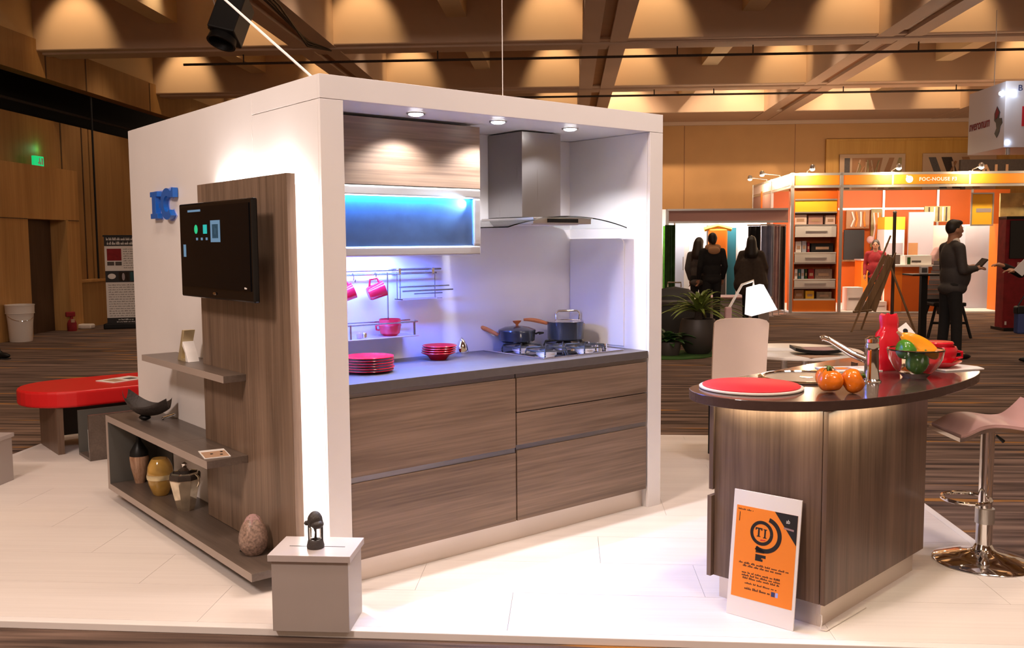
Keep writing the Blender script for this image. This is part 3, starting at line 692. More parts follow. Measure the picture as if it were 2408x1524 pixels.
def handle(par, p0, ang, L, rise, m='orangewood'):
    dx, dy = cos(ang), sin(ang); pts = []; rs = []
    for i in range(9):
        t = i/8; pts.append((p0[0]+dx*L*t, p0[1]+dy*L*t, p0[2]+rise*sin(t*1.75))); rs.append(0.0065+0.0045*sin(pi*min(1, t*0.9+0.1)))
    MB().tube(pts, rs, 10).build('handle', m, par, True)
HA = math.atan2(0.633, -0.774)
pn = thing('saute_pan', 'blue black lidded saute pan with orange handle on the left burner', 'pan', (1.494, 0.530, 0.9467)); pn.scale = (1.26, 1.26, 1.14)
MB().lathe([(0, 0), (0.070, 0), (0.080, 0.008), (0.084, 0.052), (0.086, 0.056), (0.080, 0.056), (0.076, 0.01), (0, 0.008)], 32).build('body', 'pan', pn, True)
lid = MB().lathe([(0.085, 0.0565), (0.083, 0.062), (0.055, 0.074), (0.02, 0.080), (0, 0.081)], 32).build('lid', 'pan', pn, True)
MB().lathe([(0.008, 0.08), (0.008, 0.088), (0.022, 0.100), (0.024, 0.106), (0, 0.104)], 16, T(0, 0, 0), 1.0, 0.45).build('lid_knob', 'orangewood', lid, True)
handle(pn, (-0.066, 0.054, 0.035), HA, 0.15, 0.05)
MB().tube([(0.066, -0.054, 0.04), (0.085, -0.05, 0.044), (0.09, -0.075, 0.044), (0.072, -0.068, 0.04)], 0.005, 8).build('loop_handle', 'black', pn, True)
pt = thing('saucepan', 'open dark saucepan with orange handle on the right burner', 'pan', (1.785, 0.440, 0.9467)); pt.scale = (1.26, 1.26, 1.14)
MB().lathe([(0, 0), (0.076, 0), (0.083, 0.006), (0.084, 0.092), (0.087, 0.094), (0.081, 0.094), (0.080, 0.008), (0, 0.007)], 32).build('body', 'pan', pt, True)
MB().lathe([(0.0865, 0.0925), (0.0885, 0.0945), (0.0865, 0.0965), (0.0815, 0.0945)], 32).build('rim', 'chrome', pt, True)
handle(pt, (-0.066, 0.052, 0.082), HA+0.15, 0.11, 0.022)
k = thing('kettle', 'clear and steel kettle with a hoop handle behind the saucepan', 'kettle', (1.93, 0.575, 0.9003))
MB().lathe([(0, 0), (0.062, 0), (0.066, 0.01), (0.066, 0.09), (0.05, 0.125), (0.03, 0.135), (0, 0.137)], 28).build('body', 'silverglaze', k, True)
MB().tube([(-0.06, 0.03, 0.10), (-0.065, 0.035, 0.185), (-0.05, 0.03, 0.20), (0.05, -0.025, 0.20), (0.065, -0.035, 0.185), (0.06, -0.03, 0.10)], 0.008, 10).build('hoop_handle', 'chrome', k, True)
MB().tube([(0.05, -0.04, 0.08), (0.08, -0.06, 0.12)], [0.014, 0.008], 10).build('spout', 'chrome', k, True)
cn = tag(MB().lathe([(0, 0), (0.026, 0), (0.027, 0.01), (0.022, 0.035), (0.010, 0.06), (0, 0.072)], 24).build('chrome_cone', 'chrome', smooth=True), 'small pointed chrome cone on the worktop left of the hob', 'ornament'); cn.location = (1.155, 0.60, 0.9003); cn.scale = (1.4, 1.4, 1.3)

# plates and bowls
pm_ = MB().lathe([(0, 0), (0.062, 0), (0.07, 0.003), (0.115, 0.010), (0.121, 0.0125), (0.120, 0.015), (0.072, 0.006), (0, 0.005)], 40).mesh('dinner_plate', 'red', True)
NUM = ['bottom', 'second from bottom', 'third from bottom', 'fourth from bottom', 'second from top', 'topmost']
for i in range(6):
    o = bpy.data.objects.new('dinner_plate', pm_); COL.objects.link(o); o.location = (0.385+0.002*sin(i*2), 0.30+0.002*cos(i*3), 0.9003+0.0125*i)
    tag(o, 'red dinner plate on the worktop, %s of the plate stack' % NUM[i], 'plate', 'red dinner plates on the worktop')
bm_ = MB().lathe([(0, 0), (0.042, 0), (0.045, 0.004), (0.06, 0.022), (0.088, 0.034), (0.092, 0.037), (0.090, 0.040), (0.058, 0.026), (0.04, 0.008), (0, 0.007)], 36).mesh('shallow_bowl', 'red', True)
for i in range(4):
    o = bpy.data.objects.new('shallow_bowl', bm_); COL.objects.link(o); o.location = (0.912+0.002*i, 0.478-0.001*i, 0.9003+0.0118*i)
    tag(o, 'red wide rimmed bowl on the worktop, %s of the bowl stack' % ['bottom', 'second from bottom', 'third from bottom', 'topmost'][i], 'bowl', 'red bowls on the worktop')

# rails, hanging mugs, wire shelf
rl = thing('kitchen_rail', 'double steel utensil rail on the blue lit back wall', 'rail')
MB().tube([(0.13, 0.60, 1.372), (1.02, 0.60, 1.372)], 0.006, 8).tube([(0.13, 0.585, 1.352), (0.98, 0.585, 1.352)], 0.005, 8).build('bar', 'wire', rl, True)
for x in (0.2, 0.74, 0.95):
    MB().box(x, 0.58, 1.345, x+0.016, ND-0.001, 1.380).build('bracket', 'chrome', rl, bevel=0.003)
for x in (0.3, 0.36, 0.47, 0.60): MB().tube([(x, 0.585, 1.36), (x, 0.572, 1.355), (x, 0.575, 1.325), (x, 0.56, 1.318), (x, 0.555, 1.33)], 0.003, 6).build('hook', 'wire', rl, True)
MB().tube([(0.67, 0.578, 1.36), (0.67, 0.578, 1.05)], 0.004, 8).build('upright', 'wire', rl, True); MB().tube([(0.735, 0.59, 1.36), (0.735, 0.59, 1.22)], 0.003, 8).build('upright', 'wire', rl, True)
sr = thing('spice_shelf', 'small two bar wire shelf hung below the right end of the rail', 'shelf')
MB().tube([(0.74, 0.575, 1.282), (1.055, 0.575, 1.282)], 0.0045, 8).tube([(0.735, 0.54, 1.262), (1.055, 0.54, 1.262)], 0.0045, 8).tube([(0.82, 0.56, 1.245), (1.0, 0.56, 1.245)], 0.003, 8).build('bar', 'wire', sr, True)
B(0.75, 0.56, 1.215, 1.0, 0.64, 1.219).build('tray', 'glass', sr); MB().tube([(0.76, 0.60, 1.355), (0.76, 0.60, 1.22)], 0.003, 6).tube([(0.98, 0.60, 1.355), (0.98, 0.60, 1.22)], 0.003, 6).build('hanger', 'wire', sr)
ws = thing('wire_basket_shelf', 'wire basket shelf holding the magenta casserole on the back wall', 'shelf')
MB().tube([(0.14, 0.50, 1.105), (0.80, 0.50, 1.105), (0.83, 0.57, 1.105)], 0.004, 8).tube([(0.14, 0.62, 1.105), (0.83, 0.62, 1.105)], 0.004, 8).build('guard_rail', 'wire', ws, True)
B(0.14, 0.485, 1.030, 0.80, ND-0.002, 1.036).build('tray', 'alu', ws, bevel=0.002)
for x in (0.16, 0.40, 0.775): MB().box(x, 0.496, 1.036, x+0.008, 0.504, 1.108).build('upright', 'wire', ws)
cap = thing('casserole', 'magenta two handled casserole bowl on the wire basket shelf', 'casserole', (0.672, 0.565, 1.0362))
MB().lathe([(0, 0), (0.035, 0), (0.05, 0.012), (0.058, 0.05), (0.060, 0.053), (0.058, 0.056), (0.055, 0.086), (0.052, 0.086), (0.05, 0.05), (0.03, 0.01), (0, 0.008)], 28).build('bowl', 'red', cap, True)
MB().tube([(-0.042, 0.03, 0.055), (-0.06, 0.04, 0.05), (-0.06, 0.035, 0.03), (-0.045, 0.03, 0.028)], 0.005, 8).build('handle', 'red', cap, True)
def mug(x, z, tilt, lab):
    o = thing('hanging_mug', lab, 'mug', (0, 0, 0), 0, 'mugs hanging from the rail', matrix=T(x, 0.56, z) @ RZ(-20) @ RY(tilt))
    MB().lathe([(0, -0.045), (0.030, -0.045), (0.036, -0.035), (0.041, 0.045), (0.038, 0.045), (0.033, -0.03), (0, -0.038)], 24).build('cup', 'red', o, True)
    MB().tube([(-0.037, 0, 0.03), (-0.062, 0, 0.025), (-0.066, 0, -0.01), (-0.034, 0, -0.025)], 0.006, 8).build('handle', 'red', o, True)
    return o
mug(0.592, 1.268, 70, 'pink red mug hanging tilted from the rail, in full view'); mug(0.415, 1.262, 68, 'pink red mug hanging from the rail, half hidden by the booth post')
for i, x in enumerate((0.47, 0.50)):
    o = tag(MB().lathe([(0, 0), (0.012, 0), (0.013, 0.02), (0.008, 0.028), (0, 0.03)], 12).build('salt_shaker', 'rose' if i == 0 else 'chrome', smooth=True), ['small pink shaker on the wire basket shelf', 'small steel shaker on the wire basket shelf'][i], 'shaker', 'shakers on the wire shelf'); o.location = (x, 0.53, 1.0362)

# ================================================================== island counter
IA = radians(5.5)
IL = Matrix.Translation((1.265, -1.598, 0)) @ Matrix.Rotation(IA, 4, 'Z')
isl = thing('island_counter', 'freestanding taupe wood counter under the boat shaped dark top', 'counter', matrix=IL)
W_, D_ = 0.955, 0.52
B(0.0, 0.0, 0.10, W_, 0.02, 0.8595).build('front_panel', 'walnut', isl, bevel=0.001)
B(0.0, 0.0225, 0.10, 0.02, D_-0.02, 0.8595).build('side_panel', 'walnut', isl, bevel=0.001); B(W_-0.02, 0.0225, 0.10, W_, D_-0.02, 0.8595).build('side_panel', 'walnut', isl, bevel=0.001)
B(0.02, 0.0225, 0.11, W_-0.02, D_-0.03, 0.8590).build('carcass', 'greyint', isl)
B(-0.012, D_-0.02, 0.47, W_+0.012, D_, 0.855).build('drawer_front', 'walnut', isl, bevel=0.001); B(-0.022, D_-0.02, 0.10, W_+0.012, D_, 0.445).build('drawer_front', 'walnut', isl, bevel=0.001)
MB().box(0.03, 0.03, 0, W_-0.04, 0.045, 0.099).box(0.03, 0.045, 0, 0.045, D_-0.03, 0.099).box(W_-0.055, 0.045, 0, W_-0.04, D_-0.03, 0.099).build('plinth', 'plinth', isl, bevel=0.001)
TOP = [(1.165,-1.005),(1.10,-1.055),(1.05,-1.13),(1.028,-1.22),(1.038,-1.32),(1.075,-1.41),(1.15,-1.50),(1.26,-1.585),(1.41,-1.65),(1.63,-1.70),(1.93,-1.712),(2.24,-1.68),(2.47,-1.625),(2.60,-1.555),(2.68,-1.46),(2.72,-1.34),(2.73,-1.20),(2.71,-1.06),(2.66,-0.96),(2.56,-0.915),(2.25,-0.915),(1.96,-0.94),(1.75,-0.955),(1.55,-0.965),(1.40,-0.97),(1.27,-0.978)]
def smooth_poly(p, it=2):
    for _ in range(it):
        q = []
        for i in range(len(p)):
            a, b = p[i], p[(i+1) % len(p)]
            q += [(a[0]*.75+b[0]*.25, a[1]*.75+b[1]*.25), (a[0]*.25+b[0]*.75, a[1]*.25+b[1]*.75)]
        p = q
    return p
tp = tag(MB().prism(smooth_poly(TOP), 0.861, 0.90).build('worktop', 'islandtop', bevel=0.002), 'boat shaped dark brown top of the island counter', 'worktop')
for p0, p1, L in (((1.70, -1.585, 0.857), (1.70, -1.56, 0.3), 0.85), ):
    lamp('AREA', 'counter_strip_light', (1.72, -1.595, 0.858), (1.72, -1.50, 0.55), 2.6, (1.0, 0.90, 0.66), 0.90, 0.02, along=(cos(IA), sin(IA), 0))
ll = lamp('AREA', 'counter_strip_light', (1.205, -1.36, 0.858), (1.30, -1.35, 0.55), 1.4, (1.0, 0.90, 0.66), 0.42, 0.02, along=(-sin(IA), cos(IA), 0))

cb = thing('chopping_board', 'round red chopping board with white rim on the near end of the counter top', 'board', (1.322, -1.200, 0.9003))
MB().lathe([(0, 0), (0.208, 0), (0.212, 0.003), (0.212, 0.008), (0.208, 0.010), (0, 0.010)], 56).build('white_rim', 'plasticw', cb, True)
MB().lathe([(0.0, 0.0102), (0.198, 0.0102), (0.199, 0.014), (0.195, 0.0165), (0, 0.0165)], 56).build('red_board', 'redmat', cb, True)
sk = thing('round_sink', 'round steel sink bowl with raised rim in the counter top', 'sink', (1.745, -1.185, 0.9003))
MB().lathe([(0.205, 0.0), (0.21, 0.004), (0.20, 0.009), (0.185, 0.008), (0.18, 0.003), (0.14, 0.0015), (0, 0.001)], 48).build('bowl', 'chrome', sk, True)
MB().lathe([(0.178, 0.0032), (0.10, 0.0026), (0, 0.0024)], 48).build('basin_floor', 'steel', sk, True); MB().lathe([(0.03, 0.003), (0.028, 0.005), (0, 0.004)], 20).build('drain', 'chrome', sk, True)
tpw = thing('tap', 'tall chrome mixer tap with a long slanting spout over the sink', 'tap', (1.86, -1.43, 0.9003))
MB().lathe([(0, 0), (0.042, 0), (0.041, 0.006), (0.034, 0.012), (0.030, 0.05), (0.028, 0.13), (0.031, 0.15), (0.027, 0.168), (0, 0.17)], 24).build('body', 'chrome', tpw, True)
MB().tube([(0, 0, 0.085), (-0.045, 0.07, 0.118), (-0.092, 0.142, 0.172), (-0.108, 0.166, 0.185), (-0.114, 0.176, 0.180)], [0.018, 0.016, 0.013, 0.013, 0.014], 12).build('spout', 'chrome', tpw, True)
MB().lathe([(0.027, 0.17), (0.029, 0.185), (0.014, 0.194), (0, 0.195)], 20).build('lever_cap', 'chrome', tpw, True); MB().tube([(0, 0.0, 0.183), (0.01, -0.03, 0.195)], [0.006, 0.004], 8).build('lever', 'chrome', tpw, True)

def lobed(n, amp):
    def f(q):
        a = math.atan2(q.y, q.x); rr = 1+amp*cos(n*a)*(1-abs(q.z)**3); dimp = 1-0.22*math.exp(-((1-abs(q.z))*9)**1)
        return Vector((q.x*rr, q.y*rr, q.z*dimp))
    return f
def tomato(loc, r, rot, lab):
    o = thing('tomato', lab, 'tomato', loc, 0, 'tomatoes on the counter', matrix=T(*loc) @ rot)
    MB().ell((0, 0, 0), (r, r, r*0.93), 28, 18, None, lobed(4, 0.035)).build('fruit', 'tomato', o, True)
    c = MB()
    for k in range(4):
        a = k*pi/2+0.4
        c.sheet(lambda u, v, a=a: ((cos(a)*u*r*0.55-sin(a)*(v-0.5)*r*0.4*(1-u), sin(a)*u*r*0.55+cos(a)*(v-0.5)*r*0.4*(1-u), r*0.80+0.012*sin(u*3)-u*u*r*0.14), (0, 0, 1)), 5, 3, 0.002)
    c.build('calyx', 'leafcalyx', o, True)
tomato((1.437, -1.495, 0.9505), 0.051, RX(-12) @ RY(8), 'orange red tomato with its green calyx up, left of the pair by the sink')
tomato((1.513, -1.548, 0.9500), 0.051, RZ(30) @ RX(62) @ RZ(45), 'orange tomato lying with its calyx to the right, right of the pair by the sink')
tomato((1.525, -1.425, 0.9480), 0.048, RX(10), 'redder tomato half hidden behind the pair by the sink')

br = tag(B(-0.13, -0.08, 0, 0.13, 0.08, 0.004).build('brochure', 'paper'), 'white brochure with an orange picture on the far side of the counter top', 'brochure'); br.location = (2.13, -1.16, 0.9003); br.rotation_euler = (0, 0, radians(-35))
B(-0.09, -0.05, 0.004, 0.02, 0.05, 0.0046).build('picture', 'rose', br); MB().lathe([(0.03, 0.0046), (0.03, 0.0052), (0, 0.0052)], 16, T(-0.03, 0.01, 0)).build('picture', 'orange', br); B(0.04, 0.0, 0.004, 0.046, 0.06, 0.03).build('clip', 'chrome', br)
tray = tag(MB().prism([(-0.12, -0.09), (0.10, -0.10), (0.13, -0.03), (0.10, 0.08), (-0.12, 0.09)], 0, 0.006).build('place_mat', 'paper', bevel=0.001), 'white mat under the red cup at the far tip of the counter top', 'mat'); tray.location = (2.535, -1.455, 0.9003); tray.rotation_euler = (0, 0, radians(-20))

bag = thing('carafe', 'glossy red bag shaped carafe with a white tag behind the fruit bowl', 'carafe', (2.245, -1.283, 0.9003))
def bagfn(q):
    z = (q.z+1)/2
    k = 1.0 if z < 0.5 else 1-0.62*((z-0.5)/0.4)**1.2 if z < 0.9 else 0.45
    return q
bagm = MB(); prevr = None
for (rr, zz, ox, jag) in ((0.056, 0, 0, 0), (0.062, 0.012, 0, 0), (0.063, 0.09, 0, 0), (0.058, 0.14, 0.0, 0.002), (0.051, 0.178, 0.004, 0.003), (0.041, 0.196, 0.010, 0.002), (0.042, 0.215, 0.013, 0.002), (0.043, 0.240, 0.012, 0.003), (0.036, 0.262, 0.008, 0.005), (0.014, 0.258, 0.006, 0.003)):
    ring = []
    for i in range(18):
        a = 2*pi*i/18; r_ = rr*(1+0.10*cos(3*a+zz*9))+jag*(1 if i % 3 == 0 else -0.5)
        ring.append(bagm.bm.verts.new((r_*cos(a)*0.774+ox*0.774+r_*sin(a)*0.5, -r_*cos(a)*0.633-ox*0.633+r_*sin(a)*0.6, zz+jag*(1.2 if i % 4 == 0 else -0.6))))
    if prevr: 
        for i in range(18): bagm.bm.faces.new([prevr[i], prevr[(i+1) % 18], ring[(i+1) % 18], ring[i]])
    else: bagm.bm.faces.new(ring[::-1])
    prevr = ring
bagm.bm.faces.new(prevr); bagm.build('body', 'red', bag, True)
MB().prism([(-0.03, -0.035), (0.03, -0.035), (0.03, 0.03), (-0.03, 0.03)], 0, 0.002, T(0.045, -0.068, 0.185) @ RZ(-40) @ RX(70) @ RZ(35)).build('paper_tag', 'paper', bag)
MB().lathe([(0.012, 0.0022), (0.012, 0.0028), (0.009, 0.0028), (0.009, 0.0022)], 16, T(0.045, -0.068, 0.185) @ RZ(-40) @ RX(70) @ RZ(35)).build('printed_mark', 'print', bag)

bw = thing('glass_bowl', 'round glass bowl filled with peppers and a yellow squash', 'bowl', (2.108, -1.497, 0.9003))
MB().lathe([(0, 0), (0.05, 0), (0.053, 0.004), (0.085, 0.04), (0.108, 0.085), (0.117, 0.125), (0.121, 0.126), (0.113, 0.085), (0.09, 0.042), (0.056, 0.010), (0, 0.008)], 40).build('bowl', 'glass', bw, True)
MB().lathe([(0.118, 0.1235), (0.1225, 0.127), (0.118, 0.1300), (0.1155, 0.127)], 40).build('rim', 'chrome', bw, True)
def pepper(loc, rad, M, lab, m='green'):
    o = thing('pepper', lab, 'pepper', matrix=T(*loc) @ M, group='green peppers in the glass bowl')
    MB().ell((0, 0, 0), rad, 28, 16, None, lobed(3, 0.10)).build('fruit', m, o, True)
    MB().tube([(0, 0, rad[2]*0.78), (0.002, 0, rad[2]*0.95), (0.008, 0, rad[2]*1.15)], [0.010, 0.005, 0.005], 8).build('stem', 'leafcalyx', o, True)
pepper((2.078, -1.524, 0.972), (0.046, 0.046, 0.056), RX(25) @ RY(10), 'large green pepper in the front of the glass bowl')
pepper((2.068, -1.474, 1.027), (0.042, 0.042, 0.050), RX(-70) @ RY(20), 'green pepper lying on top at the left of the glass bowl')
pepper((2.148, -1.489, 0.955), (0.036, 0.036, 0.042), RX(80), 'small green pepper at the bottom right of the glass bowl')
sq = thing('yellow_squash', 'long ridged yellow squash lying across the top of the glass bowl', 'squash', matrix=T(2.151, -1.494, 1.036) @ RZ(-39) @ RY(31))
MB().ell((0, 0, 0), (0.105, 0.034, 0.034), 24, 20, None, lambda q: Vector((q.x, q.y*(1+0.12*cos(3*math.atan2(q.z, q.y))), q.z*(1+0.12*cos(3*math.atan2(q.z, q.y)))+0.18*(1-q.x*q.x)))).build('fruit', 'yellow', sq, True)
MB().tube([(-0.098, 0, 0.0), (-0.122, 0, 0.004)], [0.010, 0.006], 8).build('stem', 'tancloth', sq, True)
cup = thing('red_cup', 'big red cup on a red saucer at the far tip of the counter', 'cup', (2.485, -1.418, 0.9065))
MB().lathe([(0, 0), (0.05, 0), (0.06, 0.006), (0.10, 0.028), (0.102, 0.032), (0.06, 0.014), (0, 0.012)], 36).build('saucer', 'red', cup, True)
MB().lathe([(0, 0.013), (0.055, 0.013), (0.072, 0.04), (0.082, 0.085), (0.075, 0.100), (0.070, 0.098), (0.074, 0.085), (0.06, 0.03), (0, 0.02)], 36).build('cup', 'red', cup, True)
MB().lathe([(0.06, 0.098), (0.065, 0.115), (0.06, 0.122), (0, 0.12)], 28).build('lid', 'red', cup, True)
MB().tube([(0.063, -0.052, 0.075), (0.085, -0.07, 0.07), (0.085, -0.07, 0.045), (0.06, -0.05, 0.04)], 0.007, 8).build('handle', 'red', cup, True)

# ---------------------------------------------------------------- poster board leaning on the counter
e1 = Vector((0.047, -0.283, 0)).normalized(); perp = Vector((-e1.y, e1.x, 0)); upv = (perp*0.060+Vector((0, 0, 0.50))).normalized(); nv = e1.cross(upv)
PM = Matrix((e1, upv, nv)).transposed().to_4x4(); PM.translation = Vector((1.128, -1.238, 0.0005))
ps = thing('poster_board', 'white board with an orange TI lightbulb poster leaning on the counter', 'poster', matrix=PM)
PW, PH = 0.288, 0.507
B(0, 0, -0.004, PW, PH, 0.002).build('board', 'paper', ps, bevel=0.0008)
B(0.016, 0.078, 0.002, PW-0.012, PH-0.062, 0.0028).build('orange_print', 'orangelit', ps)
def pr(pts, m, z=0.0006): return MB().prism(pts, 0.0028, 0.0028+z).build('print_shape', m, ps)
def PX(u, v): return (0.016+u*(PW-0.028), 0.078+v*(PH-0.14))      # poster print coordinates 0..1
pr([PX(0.63, 1.0), PX(1.0, 1.0), PX(1.0, 0.68)], 'print')
cx_, cy_ = PX(0.44, 0.74)
pr(arc(cx_, cy_, 0.036, 0.049, 0, 359.5, 40), 'print')
pr(arc(cx_+0.012, cy_-0.004, 0.056, 0.073, -120, 75, 36), 'print')
pr([(cx_-0.020, cy_-0.055), (cx_+0.016, cy_-0.068), (cx_+0.016, cy_-0.078), (cx_-0.020, cy_-0.080)], 'print')
pr([(cx_-0.020, cy_-0.086), (cx_+0.024, cy_-0.086), (cx_+0.024, cy_-0.098), (cx_+0.006, cy_-0.098), (cx_+0.006, cy_-0.103), (cx_+0.012, cy_-0.103), (cx_+0.012, cy_-0.112), (cx_-0.020, cy_-0.112)], 'print')
def slabT(x, y, h, m):
    w = h*0.82
    return pr([(x, y+h), (x+w, y+h), (x+w, y+h*0.72), (x+w*0.88, y+h*0.72), (x+w*0.80, y+h*0.86), (x+w*0.62, y+h*0.86), (x+w*0.62, y+h*0.10), (x+w*0.76, y+h*0.08), (x+w*0.76, y), (x+w*0.24, y), (x+w*0.24, y+h*0.08), (x+w*0.38, y+h*0.10), (x+w*0.38, y+h*0.86), (x+w*0.2, y+h*0.86), (x+w*0.12, y+h*0.72), (x, y+h*0.72)], m)
def slabI(x, y, h, m):
    w = h*0.42
    return pr([(x, y+h), (x+w, y+h), (x+w, y+h*0.92), (x+w*0.72, y+h*0.90), (x+w*0.72, y+h*0.10), (x+w, y+h*0.08), (x+w, y), (x, y), (x, y+h*0.08), (x+w*0.28, y+h*0.10), (x+w*0.28, y+h*0.90), (x, y+h*0.92)], m)
slabT(cx_-0.027, cy_-0.016, 0.036, 'print'); slabI(cx_+0.007, cy_-0.018, 0.036, 'print')
pr([(cx_-0.004, cy_-0.030), (cx_+0.018, cy_-0.028), (cx_+0.018, cy_-0.024), (cx_-0.002, cy_-0.025)], 'redmat')
text('print_letters', 'ab', 0.022, 'paper', ps, T(*PX(0.82, 0.90), 0.0036), 0.0003, sx=0.8)
pr([PX(0.79, 0.855), PX(0.95, 0.845), PX(0.95, 0.825), PX(0.79, 0.835)], 'rose', 0.0010)
pr([PX(0.055, 0.93), PX(0.065, 0.93), PX(0.065, 0.83), PX(0.055, 0.83)], 'print')
rnd = random.Random(3)
def textline(par, u0, u1, v, hgt, m, P, z0, seedn, name='print_line'):
    r = random.Random(seedn); mb = MB(); u = u0
    while u < u1:
        for _ in range(r.randint(3, 8)):
            if u > u1: break
            wv = 0.010+0.006*r.random(); hh = hgt*(0.6 if r.random() < 0.7 else 1.0)
            a = P(u, v); b = P(u+wv*0.8, v); mb.box(a[0], a[1], z0, b[0], a[1]+hh, z0+0.0004); u += wv*1.15
        u += 0.02
    o = mb.build(name, m, par); return o
for i, (u0, u1, v, hg) in enumerate(((0.03, 0.28, 0.955, 0.006), (0.10, 0.92, 0.375, 0.008), (0.17, 0.82, 0.345, 0.009), (0.16, 0.78, 0.272, 0.008), (0.16, 0.78, 0.242, 0.008), (0.18, 0.77, 0.212, 0.008), (0.22, 0.74, 0.160, 0.007), (0.22, 0.64, 0.100, 0.010))):
    textline(ps, u0, u1, v, hg, 'print', PX, 0.0028, 20+i)
pr([PX(0.66, 0.09), PX(0.72, 0.09), PX(0.72, 0.14), PX(0.66, 0.14)], 'bluebag'); pr([PX(0.73, 0.09), PX(0.77, 0.09), PX(0.77, 0.14), PX(0.73, 0.14)], 'bluelit')
cbl = tag(MB().tube([(1.30, -1.556, 0.045), (1.285, -1.575, 0.05), (1.262, -1.59, 0.035), (1.255, -1.59, 0.008), (1.27, -1.605, 0.004), (1.33, -1.60, 0.004), (1.6, -1.58, 0.004)], 0.003, 8).build('white_cable', 'plasticw', smooth=True), 'thin white cable coming out at the corner of the counter plinth', 'cable')

# ---------------------------------------------------------------- bar stool
st = thing('bar_stool', 'chrome bar stool with pale pink saddle seat beside the counter', 'stool', (2.545, -1.632, 0.0005), -YAW)
MB().lathe([(0, 0), (0.218, 0), (0.222, 0.004), (0.215, 0.010), (0.13, 0.03), (0.06, 0.05), (0.045, 0.065), (0.036, 0.085), (0, 0.085)], 56).build('base', 'chrome', st, True)
MB().lathe([(0.0, 0.08), (0.036, 0.08), (0.036, 0.19), (0, 0.19)], 28).build('lower_tube', 'chrome', st, True)
MB().lathe([(0, 0.185), (0.042, 0.185), (0.042, 0.255), (0, 0.255)], 28).build('collar', 'silver', st, True)
MB().lathe([(0, 0.25), (0.030, 0.25), (0.031, 0.642), (0, 0.642)], 28).build('column', 'chrome', st, True)
MB().tube([(0.02+cos(a)*0.105-0.115, sin(a)*0.105-0.01, 0.305+0.0*a) for a in [radians(-35+i*(360-0)/26-180+215) for i in range(26)]], 0.009, 8, True).build('foot_ring', 'chrome', st, True)
MB().tube([(0.04, 0.0, 0.60), (0.075, 0.0, 0.57)], [0.005, 0.009], 8).build('lever', 'black', st, True)
def seatz(x):
    q = (x+0.205)/0.44
    return 0.662-0.050*math.exp(-(q/0.17)**2)-0.016*math.exp(-((q-0.68)/0.18)**2)+0.085*max(0, (q-0.76)/0.24)**1.7
def seatfn(u, v, dz=0, k=1.0):
    x = (-0.205+u*0.44); yv = (v-0.5)*0.35*k*(1-0.10*(2*u-1)**4)
    return (x, yv, seatz(x)+dz), (0, 0, 1)
MB().sheet(lambda u, v: seatfn(u, v, 0.0, 1.0), 26, 8, 0.018).build('seat_shell', 'chrome', st, True)
MB().sheet(lambda u, v: seatfn(0.02+u*0.96, v, 0.0155, 0.93), 26, 8, 0.012).build('seat_pad', 'terracotta', st, True)

# ---------------------------------------------------------------- grey boxes on the platform
def ballot(loc, rz, lab, slot=True):
    b = thing('ballot_box', lab, 'box', loc, rz, 'grey ballot boxes')
    B(-0.152, -0.107, 0, 0.152, 0.107, 0.282).build('body', 'greybox', b, bevel=0.0015)
    l = B(-0.163, -0.118, 0.282, 0.163, 0.118, 0.308).build('lid', 'greylid', b, bevel=0.0015)
    B(-0.11, -0.006, 0.3079, 0.115, -0.001, 0.3086).build('slot', 'dark', l)
    return b
gd = Vector((0.215, -0.205, 0)).normalized(); gp = Vector((0.205, 0.215, 0)).normalized()
gc = Vector((-0.258, -0.315, 0))+gp*0.105
ballot((gc.x, gc.y, 0.0005), math.atan2(gd.y, gd.x), 'grey metal ballot box with a slotted lid carrying a small dark figure')
ballot((-0.80, 3.13, 0.0005), math.atan2(gd.y, gd.x), 'grey box cut by the left edge of the photo near the red bench')
fg = thing('figurine', 'small dark stone figure on a glass stand on the grey ballot box', 'ornament', (gc.x-0.012, gc.y-0.012, 0.3093), math.atan2(gd.y, gd.x))
MB().lathe([(0, 0), (0.034, 0), (0.035, 0.008), (0.030, 0.030), (0.022, 0.034), (0, 0.034)], 20).build('base', 'stone', fg, True)
MB().lathe([(0.024, 0.034), (0.026, 0.085), (0.022, 0.085), (0.021, 0.034)], 20).build('glass_cylinder', 'glass', fg, True)
MB().tube([(0, 0, 0.034), (0.002, 0, 0.06), (-0.002, 0, 0.085)], [0.006, 0.004, 0.008], 8).build('stem', 'stone', fg, True)
for sx in (-0.026, 0.028): MB().tube([(sx, 0, 0.02), (sx*1.02, 0, 0.09)], 0.004, 8).build('prop', 'stone', fg)
MB().ell((0, 0, 0.112), (0.030, 0.028, 0.036), 18, 12, None, lambda q: Vector((q.x*(1.0 if q.z > -0.2 else 1.12), q.y, max(q.z, -0.8)*(1-0.12*q.x*q.x)))).ell((0.012, -0.01, 0.097), (0.026, 0.024, 0.018)).ell((-0.034, 0, 0.098), (0.010, 0.010, 0.010)).build('head', 'stone', fg, True)

